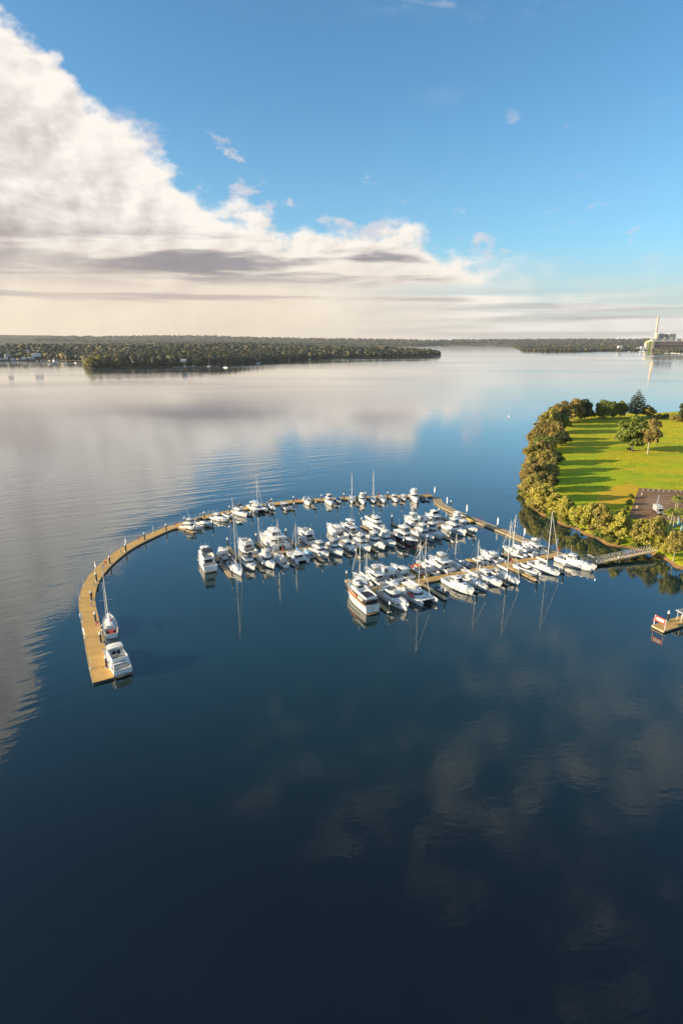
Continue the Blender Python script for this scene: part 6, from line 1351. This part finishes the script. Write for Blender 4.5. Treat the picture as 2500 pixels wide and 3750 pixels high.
for i, (u, v, sl) in enumerate([(2303, 1288, 0), (2343, 1286.5, 1), (2354, 1287, 0), (2437, 1293, 1), (2447, 1293, 1), (2460, 1293.5, 1), (2472, 1294, 1), (2485, 1295, 1), (2497, 1297, 1)]):
    far_boat(u, v, sl, f'small white boat moored by the power station shore, {ordi(i + 1)} from the left', 19)
def far_jetty(a, b, label, w=3.0):
    p, q = at(*a), at(*b); o = empty('far_jetty', p, 0, label, 'jetty', 'jetties across the lake'); d = q - p; n = Vector((-d.y, d.x, 0)).normalized() * w / 2
    MB().frus([x + Vector((0, 0, .5)) for x in (-n, d - n, d + n, n)], [x + Vector((0, 0, 1.0)) for x in (-n, d - n, d + n, n)]).build('deck', 'concrete', o)
    for k in range(7): x = d * (k / 6); MB().tube(x + Vector((0, 0, -1)), x + Vector((0, 0, 2.0)), .25, n=5).build('pile', 'bark', o)
far_jetty((244, 1331), (274, 1331), 'pale jetty in the far left bay, left of two'); far_jetty((280, 1331), (297, 1331), 'pale jetty in the far left bay, right of two'); far_jetty((632, 1345), (800, 1343), 'long pale jetty in front of the far headland wood', 5); far_jetty((518, 1342), (560, 1341), 'short pale jetty near the tip of far headland'); far_jetty((848, 1346), (890, 1342), 'pale jetty right of the tallest far yacht')
# power station
psb = at(2400, 1283.5); Y0 = psb.y; mpp = (Y0 * math.cos(PITCH) + CAM_H * math.sin(PITCH)) / F
def W_(u, v, Y=None): return at_depth(u, v, Y or Y0)
PW = empty('power_station', (psb.x, Y0, 0), 0, 'distant coal power station with one tall chimney on the right horizon', 'power station')
def L_(u, v, dy=0.0):
    q = at_depth(u, v, Y0 + dy); return (q.x - psb.x, q.y - Y0, q.z)
def block(name, u0, u1, v0, v1, dy, depth, mat, parent=PW, zmin=None):
    a = L_(u0, v0, dy); b = L_(u1, v1, dy); return MB().box(min(a[0], b[0]), max(a[0], b[0]), dy, dy + depth, (zmin if zmin is not None else min(a[2], b[2])), max(a[2], b[2])).build(name, mat, parent)
ct = L_(2411, 1159, 60); cb = (L_(2397, 1240, 60)[0], 60, 0)
MB().lathe([(8.0 * mpp / 1.0 * .5, 0), (4.8 * mpp * .75, ct[2] * .5), (3.4 * mpp, ct[2]), (2.8 * mpp, ct[2]), (2.8 * mpp, ct[2] - 6)], (ct[0] * .75 + cb[0] * .25, 60, 0), 20).build('chimney', 'chim', PW, 40)
bo = block('boiler_house', 2410, 2430, 1221, 1250, 30, 60, 'plant', zmin=0); block('boiler_house', 2452, 2471, 1222, 1250, 30, 60, 'plant', zmin=0); block('bunker_bay', 2430, 2452, 1229, 1250, 40, 50, 'plant', zmin=0)
block('parapet', 2409, 2431, 1220, 1222, 29, 62, 'white'); block('parapet', 2451, 2472, 1221, 1223, 29, 62, 'white'); block('stair_tower', 2405, 2411, 1222, 1246, 24, 20, 'pbeige', zmin=0); block('conveyor_house', 2440, 2452, 1222, 1229, 36, 30, 'concrete')
for k in range(7): block('duct', 2406 + k * 9, 2410 + k * 9, 1234 + (k % 3) * 3, 1250, 20, 8, ['concrete', 'plant', 'pbeige'][k % 3], zmin=0)
block('turbine_hall', 2391, 2640, 1250, 1284, 0, 70, 'pbrown', zmin=0); block('turbine_hall_roof', 2390, 2642, 1246.5, 1250, -4, 78, 'white'); block('green_end_bay', 2377, 2390, 1249, 1284, -3, 60, 'pgreen', zmin=0); block('corner_pier', 2388.5, 2392, 1250, 1284, -6, 10, 'pbeige', zmin=0)
block('annexe', 2367, 2378, 1254, 1284, -2, 30, 'pbeige', zmin=0); block('office_block', 2387, 2402, 1240, 1250, 10, 20, 'pbeige', zmin=0); block('tank', 2473, 2479, 1236, 1247, 20, 20, 'white', zmin=0); block('store', 2496, 2520, 1238, 1250, 20, 30, 'pbeige', zmin=0)
for k in range(12): block('window', 2396 + k * 9, 2402 + k * 9, 1264, 1269, -.6, 1.0, 'glass')
for i, (u0, u1, v0, v1, m) in enumerate([(2346, 2362, 1268, 1276, 'white'), (2332, 2340, 1272, 1278, 'tin'), (2264, 2280, 1265, 1269, 'tin')]):
    a = at_depth(u0, v1, Y0 - 60); b = at_depth(u1, v0, Y0 - 60); o = empty('shed', ((a.x + b.x) / 2, Y0 - 60, 0), 0, ['white shed left of the power station', 'low pale shed by the water left of power station', 'pale roofed shed in woods farther left of power station'][i], 'shed'); w = (b.x - a.x) / 2; MB().box(-w, w, 0, 20, 0, max(b.z - 5, 7)).build('wall', m, o); MB().add([(-w - 1, -1, max(b.z - 5, 7)), (w + 1, -1, max(b.z - 5, 7)), (w + 1, 21, max(b.z - 5, 7)), (-w - 1, 21, max(b.z - 5, 7)), (-w, 10, max(b.z, 12)), (w, 10, max(b.z, 12))], [(0, 1, 5, 4), (2, 3, 4, 5), (0, 4, 3), (1, 2, 5), (3, 2, 1, 0)]).build('roof', 'tin', o)

by = empty('marker_buoy', at(1864, 1526), 0, 'small white marker buoy alone on the open lake', 'buoy'); MB().lathe([(.2, -.6), (.9, -.2), (.9, .5), (.4, .8), (.15, 2.0), (0, 2.1)], n=10).build('float', 'white', by, 40); MB().lathe([(.0, 2.0), (.32, 2.1), (.32, 2.6), (0, 2.7)], n=8).build('topmark', 'blackp', by)

# ------------------------------------------------------------------ haze
hz_ = MB().box(-11400, 11400, -1900, 11400, -8.0, ct[2] + 12.0).build('haze', None); tag(hz_, kind='stuff')
hm = bpy.data.materials.new('haze'); hm.use_nodes = True; T.t = hm.node_tree; hm.node_tree.nodes.clear(); ho = nd('ShaderNodeOutputMaterial'); pv = nd('ShaderNodeVolumePrincipled')
pv.inputs['Color'].default_value = (0.86, 0.88, 0.92, 1); pv.inputs['Density'].default_value = 2.6e-5; pv.inputs['Anisotropy'].default_value = 0.2
T.t.links.new(pv.outputs[0], ho.inputs['Volume']); hz_.data.materials.append(hm)
